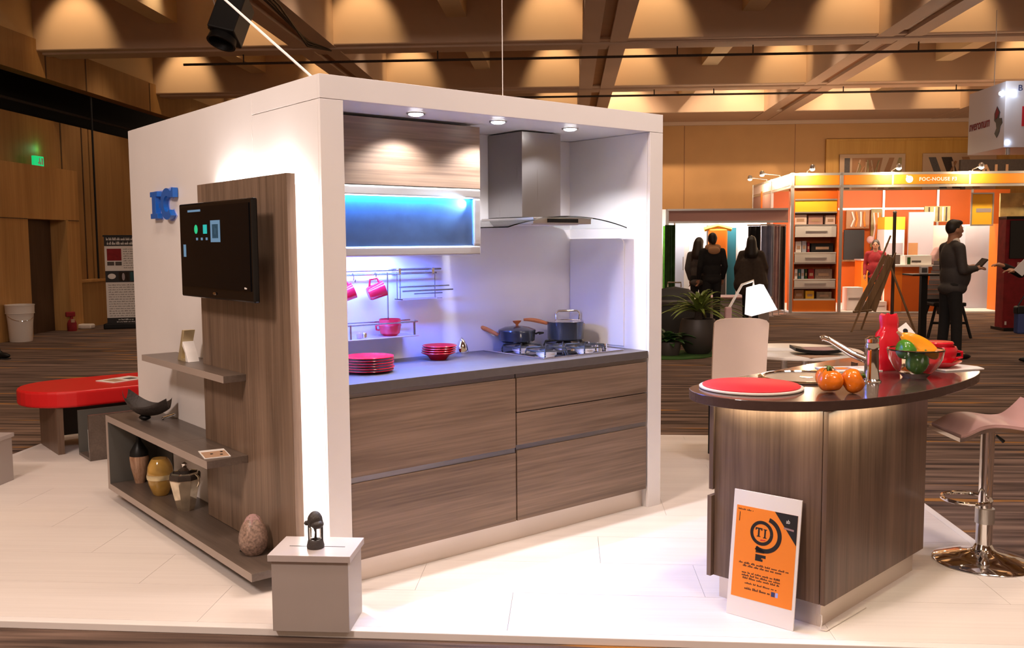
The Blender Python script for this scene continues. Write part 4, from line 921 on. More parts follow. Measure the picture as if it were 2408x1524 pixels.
# ---------------------------------------------------------------- red bench behind the booth
bn = thing('red_bench', 'long red padded bench with rounded end on dark panel legs', 'bench', (0, 0, 0))
def stadium(x0, x1, yc, r, n=18):
    return [(x1+r*cos(radians(-90+180*i/n)), yc+r*sin(radians(-90+180*i/n))) for i in range(n+1)]+[(x0+r*cos(radians(90+180*i/n)), yc+r*sin(radians(90+180*i/n))) for i in range(n+1)]
MB().prism(stadium(-0.02, 1.1, 3.985, 0.375), 0.342, 0.462).build('seat_pad', 'redfab', bn, bevel=0.02, seg=4)
B(-0.21, 3.68, 0.0005, -0.165, 4.19, 0.3415).build('panel_leg', 'walnut', bn); B(1.1, 3.68, 0.0005, 1.145, 4.19, 0.3415).build('panel_leg', 'walnut', bn)
B(-0.164, 4.10, 0.06, 1.1, 4.14, 0.3415).build('apron', 'greyint', bn)
rk = thing('magazine_rack', 'low brown magazine rack standing in front of the red bench', 'rack', (0, 0, 0))
B(-0.09, 3.315, 0.0005, 0.75, 3.34, 0.325).build('front_panel', 'shelf', rk); B(-0.09, 3.34, 0.0005, 0.75, 3.60, 0.02).build('bottom_panel', 'shelf', rk); B(-0.09, 3.58, 0.02, 0.75, 3.60, 0.325).build('rear_panel', 'greyint', rk)
o = tag(B(-0.07, -0.004, 0, 0.07, 0.004, 0.17).build('leaflet', 'paper', bevel=0.001), 'white folded leaflet leaning inside the magazine rack', 'leaflet'); o.location = (-0.02, 3.43, 0.024); o.rotation_euler = (radians(-15), radians(18), radians(35))
B(-0.03, -0.0052, 0.05, 0.05, -0.004, 0.13).build('picture', 'rose', o)
o = tag(B(-0.06, -0.03, 0, 0.06, 0.03, 0.012).build('leaflet', 'paper', bevel=0.001), 'white paper lying in the bottom of the magazine rack', 'leaflet'); o.location = (0.0, 3.39, 0.021)
mg = tag(B(-0.15, -0.11, 0, 0.15, 0.11, 0.006).build('magazine', 'paper', bevel=0.001), 'open magazine lying on the red bench seat', 'magazine'); mg.location = (0.34, 3.98, 0.4625); mg.rotation_euler = (0, 0, radians(20))
B(-0.12, -0.08, 0.006, -0.02, 0.06, 0.0066).build('picture', 'papertan', mg); B(0.02, -0.07, 0.006, 0.1, 0.02, 0.0066).build('picture', 'greycloth', mg)

# ---------------------------------------------------------------- chair, table and lamp behind the counter
ch = thing('dining_chair', 'high backed cream leather chair behind the counter', 'chair', (3.33, 0.42, 0.0005), radians(-42))
def backfn(u, v):
    z = 0.44+v*0.565; wv = 0.178*(1-0.0*v); ex = abs(2*u-1); corner = max(0, v-0.93)/0.07
    x = (2*u-1)*wv*(1-0.10*corner**2)
    return (x, -0.19-0.10*v*v*0.8+0.02*(1-ex*ex), z-0.014*(ex**4)*corner), (0, -1, 0)
MB().sheet(backfn, 16, 20, 0.035).build('backrest', 'leather', ch, True)
B(-0.19, -0.18, 0.43, 0.19, 0.22, 0.485).build('seat', 'leather', ch, bevel=0.015, seg=3)
for sx in (-0.12, 0.13):
    for sy in (-0.12, 0.19): MB().tube([(sx, sy, 0), (sx, sy, 0.431)], 0.014, 10).build('leg', 'black', ch, True)
tb = thing('round_table', 'round white topped table with steel legs behind the cream chair', 'table', (3.97, 0.36, 0.0005))
MB().lathe([(0, 0.695), (0.455, 0.695), (0.47, 0.702), (0.47, 0.715), (0.462, 0.72), (0, 0.72)], 56).build('tabletop', 'plasticw', tb, True)
for a in (20, 110, 200, 290): MB().tube([(0.33*cos(radians(a)), 0.33*sin(radians(a)), 0), (0.30*cos(radians(a)), 0.30*sin(radians(a)), 0.6955)], 0.022, 12).build('leg', 'silver', tb, True)
o = thing('tablet_case', 'black padded folder lying open on the round table', 'folder', (3.88, 0.12, 0.721), radians(-45))
MB().sheet(lambda u, v: (((u-0.5)*0.34, (v-0.5)*0.22, 0.022+0.02*abs(2*u-1)**2), (0, 0, 1)), 12, 4, 0.022).ell((0, 0, 0.014), (0.1, 0.08, 0.0135)).build('cover', 'black', o, True); B(-0.13, -0.085, 0.034, 0.12, 0.08, 0.040).build('sheet', 'rose', o)
for i, (x, y, r, lab) in enumerate(((3.90, 0.46, -40, 'white paper sheet on the round table left of the black folder'), (3.78, 0.06, -20, 'tan brochure under the right end of the black folder'))):
    o = tag(B(-0.12, -0.09, 0, 0.12, 0.09, 0.003).build('leaflet', ['paper', 'papertan'][i]), lab, 'leaflet'); o.location = (x, y, 0.7208); o.rotation_euler = (0, 0, radians(r))
lp = thing('desk_lamp', 'white desk lamp with a jointed arm and large tapered shade', 'lamp', (3.78, 0.815, 0.721), -YAW)
MB().lathe([(0, 0), (0.07, 0), (0.072, 0.01), (0.02, 0.025), (0.016, 0.03), (0.016, 0.19), (0, 0.19)], 24).build('base', 'chrome', lp, True)
B(-0.025, -0.02, 0.19, 0.025, 0.02, 0.30).build('joint', 'rose', lp, bevel=0.01)
MB().tube([(0, 0, 0.28), (0.10, 0, 0.465), (0.185, 0, 0.495), (0.187, 0, 0.44)], 0.010, 10).build('arm', 'plasticw', lp, True)
MB().lathe([(0.14, 0), (0.075, 0.20), (0.07, 0.20), (0.135, 0.0)], 4, T(0.245, 0, 0.26) @ RY(-14) @ RZ(45)).build('shade', 'shade', lp)
MB().lathe([(0.0, 0.0), (0.028, 0.02), (0.028, 0.05), (0.012, 0.08), (0, 0.08)], 16, T(0.235, 0, 0.34) @ RY(-14)).build('bulb', 'plasticw', lp, True)
lamp('POINT', 'desk_lamp_glow', lp.location+Vector((0.19, -0.15, 0.30)), None, 4, WHITE, 0.03)

# ================================================================== people
def capsule(mb, p0, r0, p1, r1, n=14):
    p0, p1 = Vector(p0), Vector(p1); t = (p1-p0)
    L = t.length; t.normalize(); a = t.orthogonal().normalized(); b = t.cross(a)
    prof = [(-r0*cos(k*pi/2/4), r0*sin(k*pi/2/4)) for k in range(0, 5)]+[(L+r1*sin(k*pi/2/4), r1*cos(k*pi/2/4)) for k in range(0, 5)]
    mb.lathe([(max(r, 0), z) for z, r in prof], n, Matrix((a, b, t)).transposed().to_4x4().copy() if False else Matrix(((a.x, b.x, t.x, p0.x), (a.y, b.y, t.y, p0.y), (a.z, b.z, t.z, p0.z), (0, 0, 0, 1))))
def blob(name, m, parent, prims, voxel=0.012, sm=6):
    mb = MB()
    for q in prims:
        if q[0] == 'c': capsule(mb, q[1], q[2], q[3], q[4])
        elif q[0] == 'e': mb.ell(q[1], q[2], 18, 12, q[3] if len(q) > 3 else None)
    me = mb.mesh('tmp', m); o = bpy.data.objects.new('tmp', me); COL.objects.link(o)
    r = o.modifiers.new('r', 'REMESH'); r.mode = 'VOXEL'; r.voxel_size = voxel
    s = o.modifiers.new('s', 'SMOOTH'); s.factor = 0.5; s.iterations = sm
    bpy.context.view_layer.update()
    me2 = bpy.data.meshes.new_from_object(o.evaluated_get(bpy.context.evaluated_depsgraph_get()))
    bpy.data.objects.remove(o); bpy.data.meshes.remove(me)
    me2.name = name; me2.materials.clear(); me2.materials.append(MT[m]); me2.polygons.foreach_set('use_smooth', [True]*len(me2.polygons))
    o = bpy.data.objects.new(name, me2); COL.objects.link(o); o.parent = parent
    return o
def hand(prims, wrist, direction, up, side, curl=0.6):
    # palm, four unequal bent fingers, thumb from the side of the palm
    w = Vector(wrist); d = Vector(direction).normalized(); s_ = d.cross(Vector(up)).normalized()*side; n = s_.cross(d).normalized()*side
    pc = w+d*0.05
    prims.append(('c', w, 0.026, w+d*0.07, 0.03)); prims.append(('c', w+s_*0.016, 0.018, w+s_*0.026+d*0.075, 0.016)); prims.append(('c', w-s_*0.016, 0.018, w-s_*0.026+d*0.07, 0.016))
    for i, (off, L) in enumerate(((0.030, 0.040), (0.010, 0.046), (-0.010, 0.043), (-0.029, 0.034))):
        k = w+d*0.085+s_*off; m1 = k+(d*cos(curl*0.6)-n*sin(curl*0.6))*L; m2 = m1+(d*cos(curl*1.6)-n*sin(curl*1.6))*L*0.75
        prims.append(('c', k, 0.0095, m1, 0.009)); prims.append(('c', m1, 0.009, m2, 0.0075))
    t0 = w+d*0.03+s_*0.03; t1 = t0+(s_*0.7+d*0.7-n*0.3)*0.045; prims.append(('c', t0, 0.013, t1, 0.011)); prims.append(('c', t1, 0.011, t1+(d*0.9-n*0.5)*0.03, 0.009))
def person(label, loc, rotz, h, arms, top, legs, hairm, hair='short', stout=0.0, coat=0.82, stance=0.09, step=0.0, voxel=0.010, group=None, head_turn=0.0, lean=0.0, dress=None):
    k = h/1.75
    root = thing('person', label, 'person', loc, rotz, group); root.scale = (k, k, k)
    hc = Vector((0, 0.025+lean, 1.625)); HM = RZ(head_turn)
    def hp(x, y, z): return hc+HM @ Vector((x, y, z))
    body = [('e', hc, (0.074, 0.094, 0.115), HM), ('e', hp(0, 0.035, -0.062), (0.052, 0.058, 0.052), HM), ('c', (0, lean*0.7, 1.42), 0.070, hc-Vector((0, 0.01, 0.07)), 0.062),
            ('e', hp(0, 0.098, -0.018), (0.013, 0.020, 0.024), HM), ('e', hp(0.076, -0.005, -0.012), (0.011, 0.022, 0.032), HM), ('e', hp(-0.076, -0.005, -0.012), (0.011, 0.022, 0.032), HM),
            ('e', hp(0, 0.088, -0.070), (0.024, 0.010, 0.009), HM), ('e', hp(0, 0.085, 0.022), (0.05, 0.012, 0.012), HM),
            ('e', (0, 0.0, 1.28), (0.155, 0.10, 0.19)), ('e', (0, 0, 1.0), (0.145, 0.10, 0.16)), ('c', (-0.13, 0, 1.40), 0.055, (0.13, 0, 1.40), 0.055)]
    jack = [('e', (0, 0.0+lean*0.3, 1.27), (0.18, 0.13, 0.21)), ('c', (-0.065, lean*0.5, 1.445), 0.055, (0.065, lean*0.5, 1.445), 0.055), ('c', (-0.145, lean*0.5, 1.405), 0.068, (0.145, lean*0.5, 1.405), 0.068), ('e', (0, 0.02+stout*0.7, 1.05), (0.175+stout*0.4, 0.135+stout, 0.22)), ('e', (0, 0.0+stout*0.4, coat+0.09), (0.18+stout*0.3, 0.135+stout*0.7, 0.10))]
    trou = [('e', (0, 0, 0.93), (0.16, 0.115, 0.13))]
    for sx in (-1, 1):
        st_ = step*sx
        hip = (sx*0.085, 0, 0.90); kn = (sx*(stance+0.005), st_*0.5+0.01, 0.49); an = (sx*stance, st_, 0.085)
        body += [('c', hip, 0.075, kn, 0.05), ('c', kn, 0.05, an, 0.036), ('c', an, 0.035, (sx*stance, st_+0.10, 0.045), 0.03)]
        trou += [('c', hip, 0.096, kn, 0.070), ('c', kn, 0.070, (an[0], an[1], 0.10), 0.062)]
        sh = MB(); sh.ell((sx*(stance+0.005), st_+0.055, 0.035), (0.046, 0.135, 0.038), 16, 10, None, lambda q: Vector((q.x, q.y, max(q.z, -0.9)))); sh.build('shoe', 'black', root, True)
    for (shd, el, wr, hd, up, side) in arms:
        body += [('c', shd, 0.048, el, 0.038), ('c', el, 0.038, wr, 0.026)]
        wv = Vector(wr)-(Vector(wr)-Vector(el)).normalized()*0.02
        jack += [('c', shd, 0.066, el, 0.056), ('c', el, 0.056, wv, 0.044)]
        hand(body, wr, hd, up, side)
    if dress:
        jack += dress
    blob('body', 'skin', root, body, voxel, 3); blob('jacket', top, root, jack, 0.014, 6); blob('trousers', legs, root, trou, 0.014, 6)
    if hair == 'short':
        blob('hair', hairm, root, [('e', hp(0, -0.022, 0.028), (0.081, 0.095, 0.105), HM), ('e', hp(0, 0.02, 0.085), (0.066, 0.078, 0.04), HM)], 0.010, 4)
    elif hair == 'long':
        blob('hair', hairm, root, [('e', hp(0, -0.02, 0.028), (0.092, 0.104, 0.108), HM), ('c', hp(0.0, -0.06, 0.0), 0.098, hp(0, -0.10, -0.22), 0.118), ('c', hp(-0.06, -0.07, -0.15), 0.07, hp(-0.09, -0.09, -0.34), 0.05), ('c', hp(0.06, -0.07, -0.15), 0.07, hp(0.07, -0.09, -0.38), 0.05)], 0.012, 6)
    elif hair == 'bun':
        blob('hair', hairm, root, [('e', hp(0, -0.02, 0.022), (0.088, 0.102, 0.112), HM), ('e', hp(0, -0.08, -0.03), (0.06, 0.05, 0.07), HM)], 0.012, 6)
    for sx in (-1, 1):
        MB().ell(hp(sx*0.03, 0.083, 0.0), (0.013, 0.008, 0.008), 10, 8).build('eye', 'print', root, True)
    return root
AR = lambda s, el, wr, hd, up=(0, 0, 1): ((s*0.185, 0, 1.40), el, wr, hd, up, s)

man = person('man in a charcoal suit and teal tie standing in profile before the orange stand', H(4.95, 12.42, FZ), RA-pi/2+0.12, 1.80,
    [AR(1, (0.235, 0.02, 1.12), (0.10, 0.26, 1.14), (-0.35, 0.9, 0.15)), AR(-1, (-0.235, 0.03, 1.12), (-0.10, 0.27, 1.15), (0.35, 0.9, 0.15))], 'suit', 'blackcloth', 'hair', 'short', stout=0.045, coat=0.80, step=0.05, voxel=0.007)
blob('shirt_collar', 'paper', man, [('c', (-0.03, 0.01, 1.475), 0.058, (0.03, 0.02, 1.475), 0.058), ('c', (0, 0.07, 1.47), 0.03, (0, 0.155, 1.33), 0.022)], 0.010, 3)
MB().prism([(-0.022, 0), (0.022, 0), (0.032, -0.26), (0, -0.31), (-0.032, -0.26)], 0, 0.012, T(0, 0.152, 1.40) @ RX(96)).build('tie', 'teal', man, bevel=0.003)
nb = thing('notebook', 'small dark notebook held in the hands of the man in a suit', 'notebook', H(5.30, 12.41, 1.19), RA, None); nb.rotation_euler = (radians(8), radians(-48), RA)
B(-0.10, -0.07, -0.010, 0.10, 0.07, 0.010).build('cover', 'browncloth', nb, bevel=0.003); B(-0.095, -0.065, -0.007, 0.1015, 0.0715, 0.007).build('pages', 'paper', nb)

wom = person('person in dark coat and purple scarf reaching out at the right edge', H(5.84, 11.95, FZ), RA+pi/2-0.1, 1.68,
    [AR(1, (0.23, 0.16, 1.15), (0.14, 0.40, 1.26), (-0.1, 0.95, 0.25)), AR(-1, (-0.22, 0.12, 1.14), (-0.06, 0.32, 1.20), (0.2, 0.95, 0.1))], 'blackcloth', 'blackcloth', 'hairbrown', 'long', coat=0.62, voxel=0.008)
blob('scarf', 'purple', wom, [('c', (-0.06, 0.02, 1.46), 0.07, (0.06, 0.03, 1.46), 0.07), ('c', (0.02, 0.10, 1.42), 0.05, (0.0, 0.16, 1.22), 0.05)], 0.012, 4)
hb = thing('shoulder_bag', 'navy blue bag with a black strap hanging beside the person at the right edge', 'bag', H(5.60, 11.75, 0.36), RA)
B(-0.13, -0.06, 0, 0.13, 0.06, 0.30).build('body', 'bluebag', hb, bevel=0.02, seg=3); B(-0.14, -0.065, 0.24, 0.14, 0.065, 0.34).build('flap', 'black', hb, bevel=0.02)
MB().tube([(-0.12, 0, 0.32), (0.05, 0.0, 0.62), (0.22, 0.0, 0.98), (0.16, 0.06, 0.9), (0.12, 0, 0.32)], 0.010, 8).build('strap', 'black', hb, True)
o = tag(B(-0.065, -0.004, -0.09, 0.065, 0.004, 0.09).build('leaflet', 'paper', bevel=0.001), 'white leaflet held out by the person at the right edge', 'leaflet'); o.location = H(5.56, 11.80, 1.17); o.rotation_euler = (radians(12), radians(38), RA)

def standing_arms(fwd=0.05, out=0.24): return [AR(1, (out, -0.02, 1.12), (out-0.01, fwd+0.08, 0.88), (0, 0.2, -1), (1, 0, 0)), AR(-1, (-out, -0.02, 1.12), (-out+0.01, fwd+0.08, 0.88), (0, 0.2, -1), (1, 0, 0))]
l1 = person('woman in black with tan hood seen from behind near the left display stand', H(2.63, 17.3, FZ), RA+0.1, 1.70, standing_arms(), 'blackcloth', 'blackcloth', 'hair', 'bun', coat=0.78)
blob('hood', 'tancloth', l1, [('c', (-0.09, -0.03, 1.475), 0.062, (0.09, -0.03, 1.475), 0.062), ('e', (0, -0.12, 1.42), (0.12, 0.05, 0.075))], 0.012, 4)
l2 = person('woman with long dark hair and brown coat seen from behind near the left display stand', H(3.37, 17.5, FZ), RA-0.15, 1.64, standing_arms(0.12, 0.28), 'browncloth', 'blackcloth', 'hair', 'long', coat=0.70, dress=[('c', (-0.1, 0, 1.2), 0.15, (-0.12, 0, 0.80), 0.22), ('c', (0.1, 0, 1.2), 0.15, (0.12, 0, 0.80), 0.22)])
person('person in grey brown jacket half hidden behind the woman with the tan hood', H(2.46, 17.85, FZ), RA-0.5, 1.62, standing_arms(), 'greycloth', 'blackcloth', 'hairbrown', 'long', coat=0.75)
person('dark haired person in red top standing behind the wooden easel', H(6.80, 21.2, FZ), RA+pi-0.4, 1.56, standing_arms(), 'redcloth', 'blackcloth', 'hairbrown', 'long', coat=0.75)

# ================================================================== left part of the hall
bk = thing('waste_bin', 'tall white plastic bin beside the dark doorway', 'bin', H(-8.85, 14.55, FZ))
MB().lathe([(0, 0), (0.165, 0), (0.17, 0.01), (0.195, 0.46), (0.212, 0.47), (0.216, 0.58), (0.222, 0.585), (0.222, 0.60), (0.208, 0.60), (0.205, 0.50), (0.16, 0.02), (0, 0.02)], 32).build('tub', 'plasticw', bk, True)
MB().lathe([(0.200, 0.452), (0.2165, 0.456), (0.2165, 0.468), (0.205, 0.470)], 32).build('ridge', 'plasticw', bk, True)
MB().tube([(0.19*cos(a), 0.19*sin(a)-0.02, 0.44-0.10*sin((a+pi)*1.0)) for a in [pi+i*pi/10 for i in range(11)]], 0.006, 6).build('bail_handle', 'chrome', bk, True)
bt = thing('spray_bottle', 'dark red bottle with a trigger top on the carpet by the door frame', 'bottle', H(-8.98, 16.35, FZ))
MB().lathe([(0, 0), (0.075, 0), (0.08, 0.01), (0.08, 0.14), (0.06, 0.19), (0.025, 0.22), (0.025, 0.26), (0, 0.26)], 20).build('body', 'redcloth', bt, True); B(-0.10, -0.03, 0.26, 0.06, 0.03, 0.35).build('trigger', 'redcloth', bt, bevel=0.015); B(-0.03, -0.081, 0.16, 0.03, -0.05, 0.22).build('label', 'papertan', bt)
ad = tag(B(-0.16, -0.09, 0, 0.16, 0.09, 0.09).build('power_adapter', 'plasticw', bevel=0.03, seg=3), 'small white adapter box on the carpet beside the roll up banner', 'adapter'); ad.location = H(-8.98, 16.80, FZ+0.001); ad.rotation_euler = (0, 0, RA)
rb = thing('roll_up_banner', 'black and white printed roll up banner standing by the left wall', 'banner', H(-8.25, 16.9, FZ), RA+0.30)
B(-0.36, -0.16, 0, 0.36, 0.16, 0.10).build('base', 'black', rb, bevel=0.02); B(-0.31, -0.012, 0.10, 0.31, 0.0, 1.72).build('sheet', 'paper', rb)
B(-0.33, -0.02, 1.70, 0.33, 0.008, 1.73).build('top_rail', 'black', rb); MB().tube([(0, 0.02, 0.1), (0, 0.02, 1.71)], 0.012, 8).build('pole', 'silver', rb)
def rbx(x0, z0, x1, z1, m): return B(x0, -0.0145, z0, x1, -0.0125, z1).build('print_shape', m, rb)
rbx(-0.31, 1.53, 0.31, 1.72, 'print'); rbx(-0.31, 0.86, 0.31, 1.07, 'print'); rbx(-0.31, 0.10, 0.31, 0.20, 'print'); rbx(-0.27, 1.26, -0.02, 1.48, 'redcloth'); rbx(-0.27, 1.17, -0.15, 1.24, 'greycloth'); rbx(-0.13, 1.17, -0.02, 1.24, 'greycloth')
rbx(0.12, 0.88, 0.29, 1.05, 'tealpanel'); rbx(-0.08, 0.88, 0.10, 1.05, 'browncloth')
MB().ell((-0.2, -0.016, 0.97), (0.07, 0.002, 0.05)).build('print_shape', 'paper', rb); MB().ell((0.0, -0.016, 0.96), (0.025, 0.002, 0.07)).build('print_shape', 'greypanel', rb)
def RBP(u, v): return (-0.29+u*0.58, v)
RBM = Matrix(((1, 0, 0, 0), (0, 0, -1, 0), (0, 1, 0, 0), (0, 0, 0, 1)))
def rline(u0, u1, v, hg, m, sd, zoff=-0.0165):
    o = textline(rb, u0, u1, v, hg, m, RBP, 0.0, sd); o.data.transform(Matrix(((1, 0, 0, 0), (0, 0, -1, zoff+0.0004), (0, 1, 0, 0), (0, 0, 0, 1))))
rline(0.03, 0.95, 1.635, 0.05, 'paper', 1); rline(0.05, 0.95, 1.555, 0.055, 'paper', 2); rline(0.3, 0.75, 0.155, 0.025, 'paper', 3); rline(0.25, 0.85, 0.115, 0.02, 'paper', 4)
for i in range(9): rline(0.52, 0.98, 1.12+0.043*i, 0.016, 'greycloth', 30+i, -0.0135)
for i in range(14): rline(0.04, 0.96, 0.23+0.044*i, 0.017, 'greycloth', 50+i, -0.0135)
for i, (s, d, r) in enumerate(((-7.75, 12.25, 1.9), (-7.32, 10.85, 1.3))):
    sh = thing('black_shoe', ['black shoe at the left edge, farther of the two', 'black shoe at the left edge, nearer of the two'][i], 'shoe', H(s, d, FZ+0.001), RA-r, 'shoes at the left edge')
    MB().ell((0, 0.02, 0.05), (0.05, 0.15, 0.05), 18, 12, None, lambda q: Vector((q.x, q.y, max(q.z, -0.8)*(1.25 if q.y < 0 else 0.85)))).build('upper', 'black', sh, True); B(-0.045, -0.13, 0, 0.045, 0.14, 0.014).build('sole', 'rubber', sh, bevel=0.006)
    MB().tube([(0, -0.07, 0.09), (0, -0.10, 0.22)], [0.045, 0.05], 12).build('trouser_cuff', 'blackcloth', sh, True)

# black lamp and cables above the booth
hl = thing('stage_light', 'black stage lamp hanging from the ceiling above the booth', 'lamp', matrix=T(*H(-3.23, 9.0, 3.68)) @ Matrix.Rotation(RA, 4, 'Z') @ RY(14) @ RX(-20))
B(-0.12, -0.16, -0.22, 0.14, 0.16, 0.20).build('housing', 'black', hl, bevel=0.015); MB().lathe([(0.13, 0), (0.14, -0.07), (0.12, -0.07), (0.11, 0)], 24, T(0.0, 0, -0.22)).build('hood', 'black', hl, True)
for z in (-0.14, -0.02, 0.10): MB().lathe([(0, 0), (0.03, 0), (0.028, 0.05), (0, 0.05)], 12, T(-0.12, 0, z) @ RY(-90)).build('knob', 'black', hl, True)
MB().tube([(-0.05, 0.17, 0.0), (-0.05, 0.2, 0.45), (-0.1, 0.2, 1.15)], 0.018, 8).build('yoke', 'black', hl); MB().tube([(-0.13, 0, 0.0), (-0.26, 0, 0.2), (-0.36, 0.05, 0.42), (-0.38, 0.1, 1.1)], 0.006, 6).build('safety_wire', 'silver', hl, True)
tag(MB().tube([(0.02, 0.10, 2.212), H(-4.3, 7.25, ZC-0.02)], 0.006, 8).build('suspension_cable', 'paper', smooth=True), 'white cable running up from the booth corner to the ceiling', 'cable')
tag(MB().tube([(1.055, 0.10, 2.212), (1.055, 0.10, ZC+1.6)], 0.0022, 6).build('suspension_wire', 'paper'), 'thin vertical wire above the middle of the booth front', 'wire')
cd = MB()
for k in range(3): cd.tube([H(-4.05+0.05*k, 9.2, ZC-0.03), H(-4.0+0.1*k, 11.0, ZC-0.12-0.03*k), H(-4.1+0.06*k, 13.0, ZC-0.10), H(-4.15, 15.0, ZC-0.16-0.04*k), H(-4.12, 16.4, ZC-0.03)], 0.018, 6)
tag(cd.build('cable_bundle', 'black', smooth=True), 'bundle of black cables slung along the ceiling beam above the booth', 'cables')

# ================================================================== planters on the right of the booth
def leafset(n, rnd, L0, L1, droop, wdt, z0, m, parent, spread=1.0):
    for i in range(n):
        a = i*2.39996+rnd.random()*0.4; L = L0+(L1-L0)*rnd.random(); el = radians(88-62*spread*(i/n)-10*rnd.random())
        def fn(u, v, a=a, L=L, el=el):
            r = L*u*cos(el)*(1+0.25*u); z = L*u*sin(el)-droop*L*(u**2.4)
            ww = wdt*(v-0.5)*(sin(pi*min(1, 0.12+u*0.88))**0.7+0.02)
            return (cos(a)*r-sin(a)*ww, sin(a)*r+cos(a)*ww, z0+z+0.25*abs(v-0.5)*wdt), Vector((-cos(a)*0.4, -sin(a)*0.4, 1)).normalized()
        MB().sheet(fn, 7, 2, 0.003).build('leaf', m, parent, True)
pl = thing('potted_palm', 'spiky green palm in a round dark planter behind the white booth', 'plant', H(1.78, 12.9, FZ))
MB().lathe([(0, 0), (0.15, 0), (0.17, 0.02), (0.25, 0.15), (0.265, 0.28), (0.24, 0.42), (0.225, 0.47), (0.20, 0.47), (0.20, 0.42), (0, 0.42)], 32).build('pot', 'pot', pl, True)
MB().lathe([(0.205, 0.43), (0.1, 0.455), (0, 0.46)], 20).build('soil', 'soil', pl, True)
MB().lathe([(0.06, 0.44), (0.045, 0.55), (0.05, 0.60), (0, 0.62)], 12).build('stem', 'browncloth', pl, True)
leafset(64, random.Random(4), 0.36, 0.66, 0.45, 0.055, 0.55, 'leaf', pl, 1.15)
pl2 = thing('leafy_plant', 'low bushy green plant in a dark pot beside the booth edge', 'plant', H(1.36, 12.7, FZ))
MB().lathe([(0, 0), (0.14, 0), (0.17, 0.16), (0.16, 0.18), (0, 0.17)], 24).build('pot', 'pot', pl2, True)
leafset(34, random.Random(9), 0.20, 0.38, 0.5, 0.10, 0.17, 'leafdark', pl2, 1.1)
gm = tag(MB().lathe([(0, 0), (0.62, 0), (0.62, 0.012), (0, 0.014)], 28).build('green_mat', 'grass'), 'green artificial grass mat under the dark planters', 'mat', None); gm.location = H(1.52, 12.75, FZ+0.0005); gm.scale = (1, 0.7, 1)
for c_ in (pl, pl2): c_.location.z += 0.015
bq = thing('covered_barrel', 'rounded dark grey covered tub behind the palm', 'tub', H(1.62, 14.4, FZ), RA)
MB().lathe([(0, 0), (0.34, 0), (0.37, 0.05), (0.37, 0.55), (0.34, 0.72), (0.22, 0.82), (0, 0.86)], 28).build('cover', 'rubber', bq, True); MB().lathe([(0.372, 0.58), (0.385, 0.60), (0.385, 0.64), (0.35, 0.67)], 28).build('hem', 'pot', bq, True); MB().tube([(-0.1, 0, 0.85), (-0.1, 0, 0.92), (0.1, 0, 0.92), (0.1, 0, 0.85)], 0.012, 8).build('handle', 'chrome', bq, True)

# ================================================================== left white display stand
def hbox(par, name, s0, d0, z0, s1, d1, z1, m, bevel=0.0): return B(s0, d0, z0, s1, d1, z1).build(name, m, par, bevel=bevel)
DS = 20.0
wd = thing('display_stand', 'white display stand with a mauve header, left of the orange stand', 'stand', H(0, DS, FZ), RA)
hbox(wd, 'header', 2.12, 0, 1.97, 4.6, 0.06, 2.19, 'mauve'); hbox(wd, 'header_rail', 2.10, -0.02, 2.19, 4.6, 0.08, 2.23, 'silver'); hbox(wd, 'header_rail', 2.10, -0.02, 1.93, 4.6, 0.08, 1.97, 'silver')
hbox(wd, 'post', 2.06, 0, 0, 2.12, 0.06, 2.23, 'silver'); hbox(wd, 'back_wall', 1.9, 2.2, 0, 4.62, 2.26, 2.3, 'paper'); hbox(wd, 'side_wall', 1.9, 0.1, 0, 1.95, 2.2, 2.3, 'paper')
hbox(wd, 'light_strip', 2.4, 1.0, 2.2, 4.4, 1.05, 2.23, 'ledwhite')
lamp('AREA', 'display_light', H(3.2, DS+1.0, 2.15), H(3.2, DS+1.6, 0.5), 55, WHITE, 2.0, 0.2, along=S)
for i, (s0, s1, m, z1) in enumerate(((2.14, 2.24, 'green', 1.9), (2.30, 2.62, 'wardrobe', 1.9), (2.72, 2.80, 'paper', 1.9), (2.86, 3.02, 'paper', 1.88), (3.12, 3.55, 'browncloth', 1.9), (3.58, 3.78, 'tealpanel', 1.85), (3.80, 4.08, 'paper', 1.9), (4.12, 4.35, 'wardrobe', 1.9))):
    p = hbox(wd, 'wardrobe_panel', s0, 1.35+0.05*(i % 2), 0.0, s1, 1.42+0.05*(i % 2), z1, m, 0.004)
    if m in ('wardrobe', 'paper') and s1-s0 > 0.12: B(s1-0.04, 1.32, 0.9, s1-0.025, 1.36, 1.2).build('handle', 'chrome', p)
def item(name, lab, cat, s, d, z, w_, t_, h_, m, group=None, extra=None, bevel=0.004, rz=0.0):
    o = thing(name, lab, cat, H(s, d, z), RA+rz, group)
    B(-w_/2, -t_/2, 0, w_/2, t_/2, h_).build('body', m, o, bevel=bevel)
    if extra: extra(o, w_, t_, h_)
    return o
def trimstrip(o, w_, t_, h_): B(-w_*0.4, -t_/2-0.006, h_*0.45, w_*0.4, -t_/2, h_*0.55).build('strip', 'silver', o)
item('orange_jacket', 'orange coat hanging in the white display stand', 'coat', 3.32, DS+1.1, 1.0, 0.42, 0.10, 0.80, 'orange', None, lambda o, a, b, c: (MB().tube([(-0.3, 0, 0.78), (0, 0, 0.86), (0.3, 0, 0.78)], 0.05, 8).build('sleeve', 'yellowlit', o, True), MB().tube([(0, 0, 0.86), (0, 0, 0.95)], 0.008, 6).build('hanger', 'chrome', o)), 0.04)
item('leaning_case', 'tan storage case on the floor in front of the white display stand', 'case', 2.10, DS-0.9, FZ, 0.4, 0.3, 0.55, 'pinkpaint', None, trimstrip)
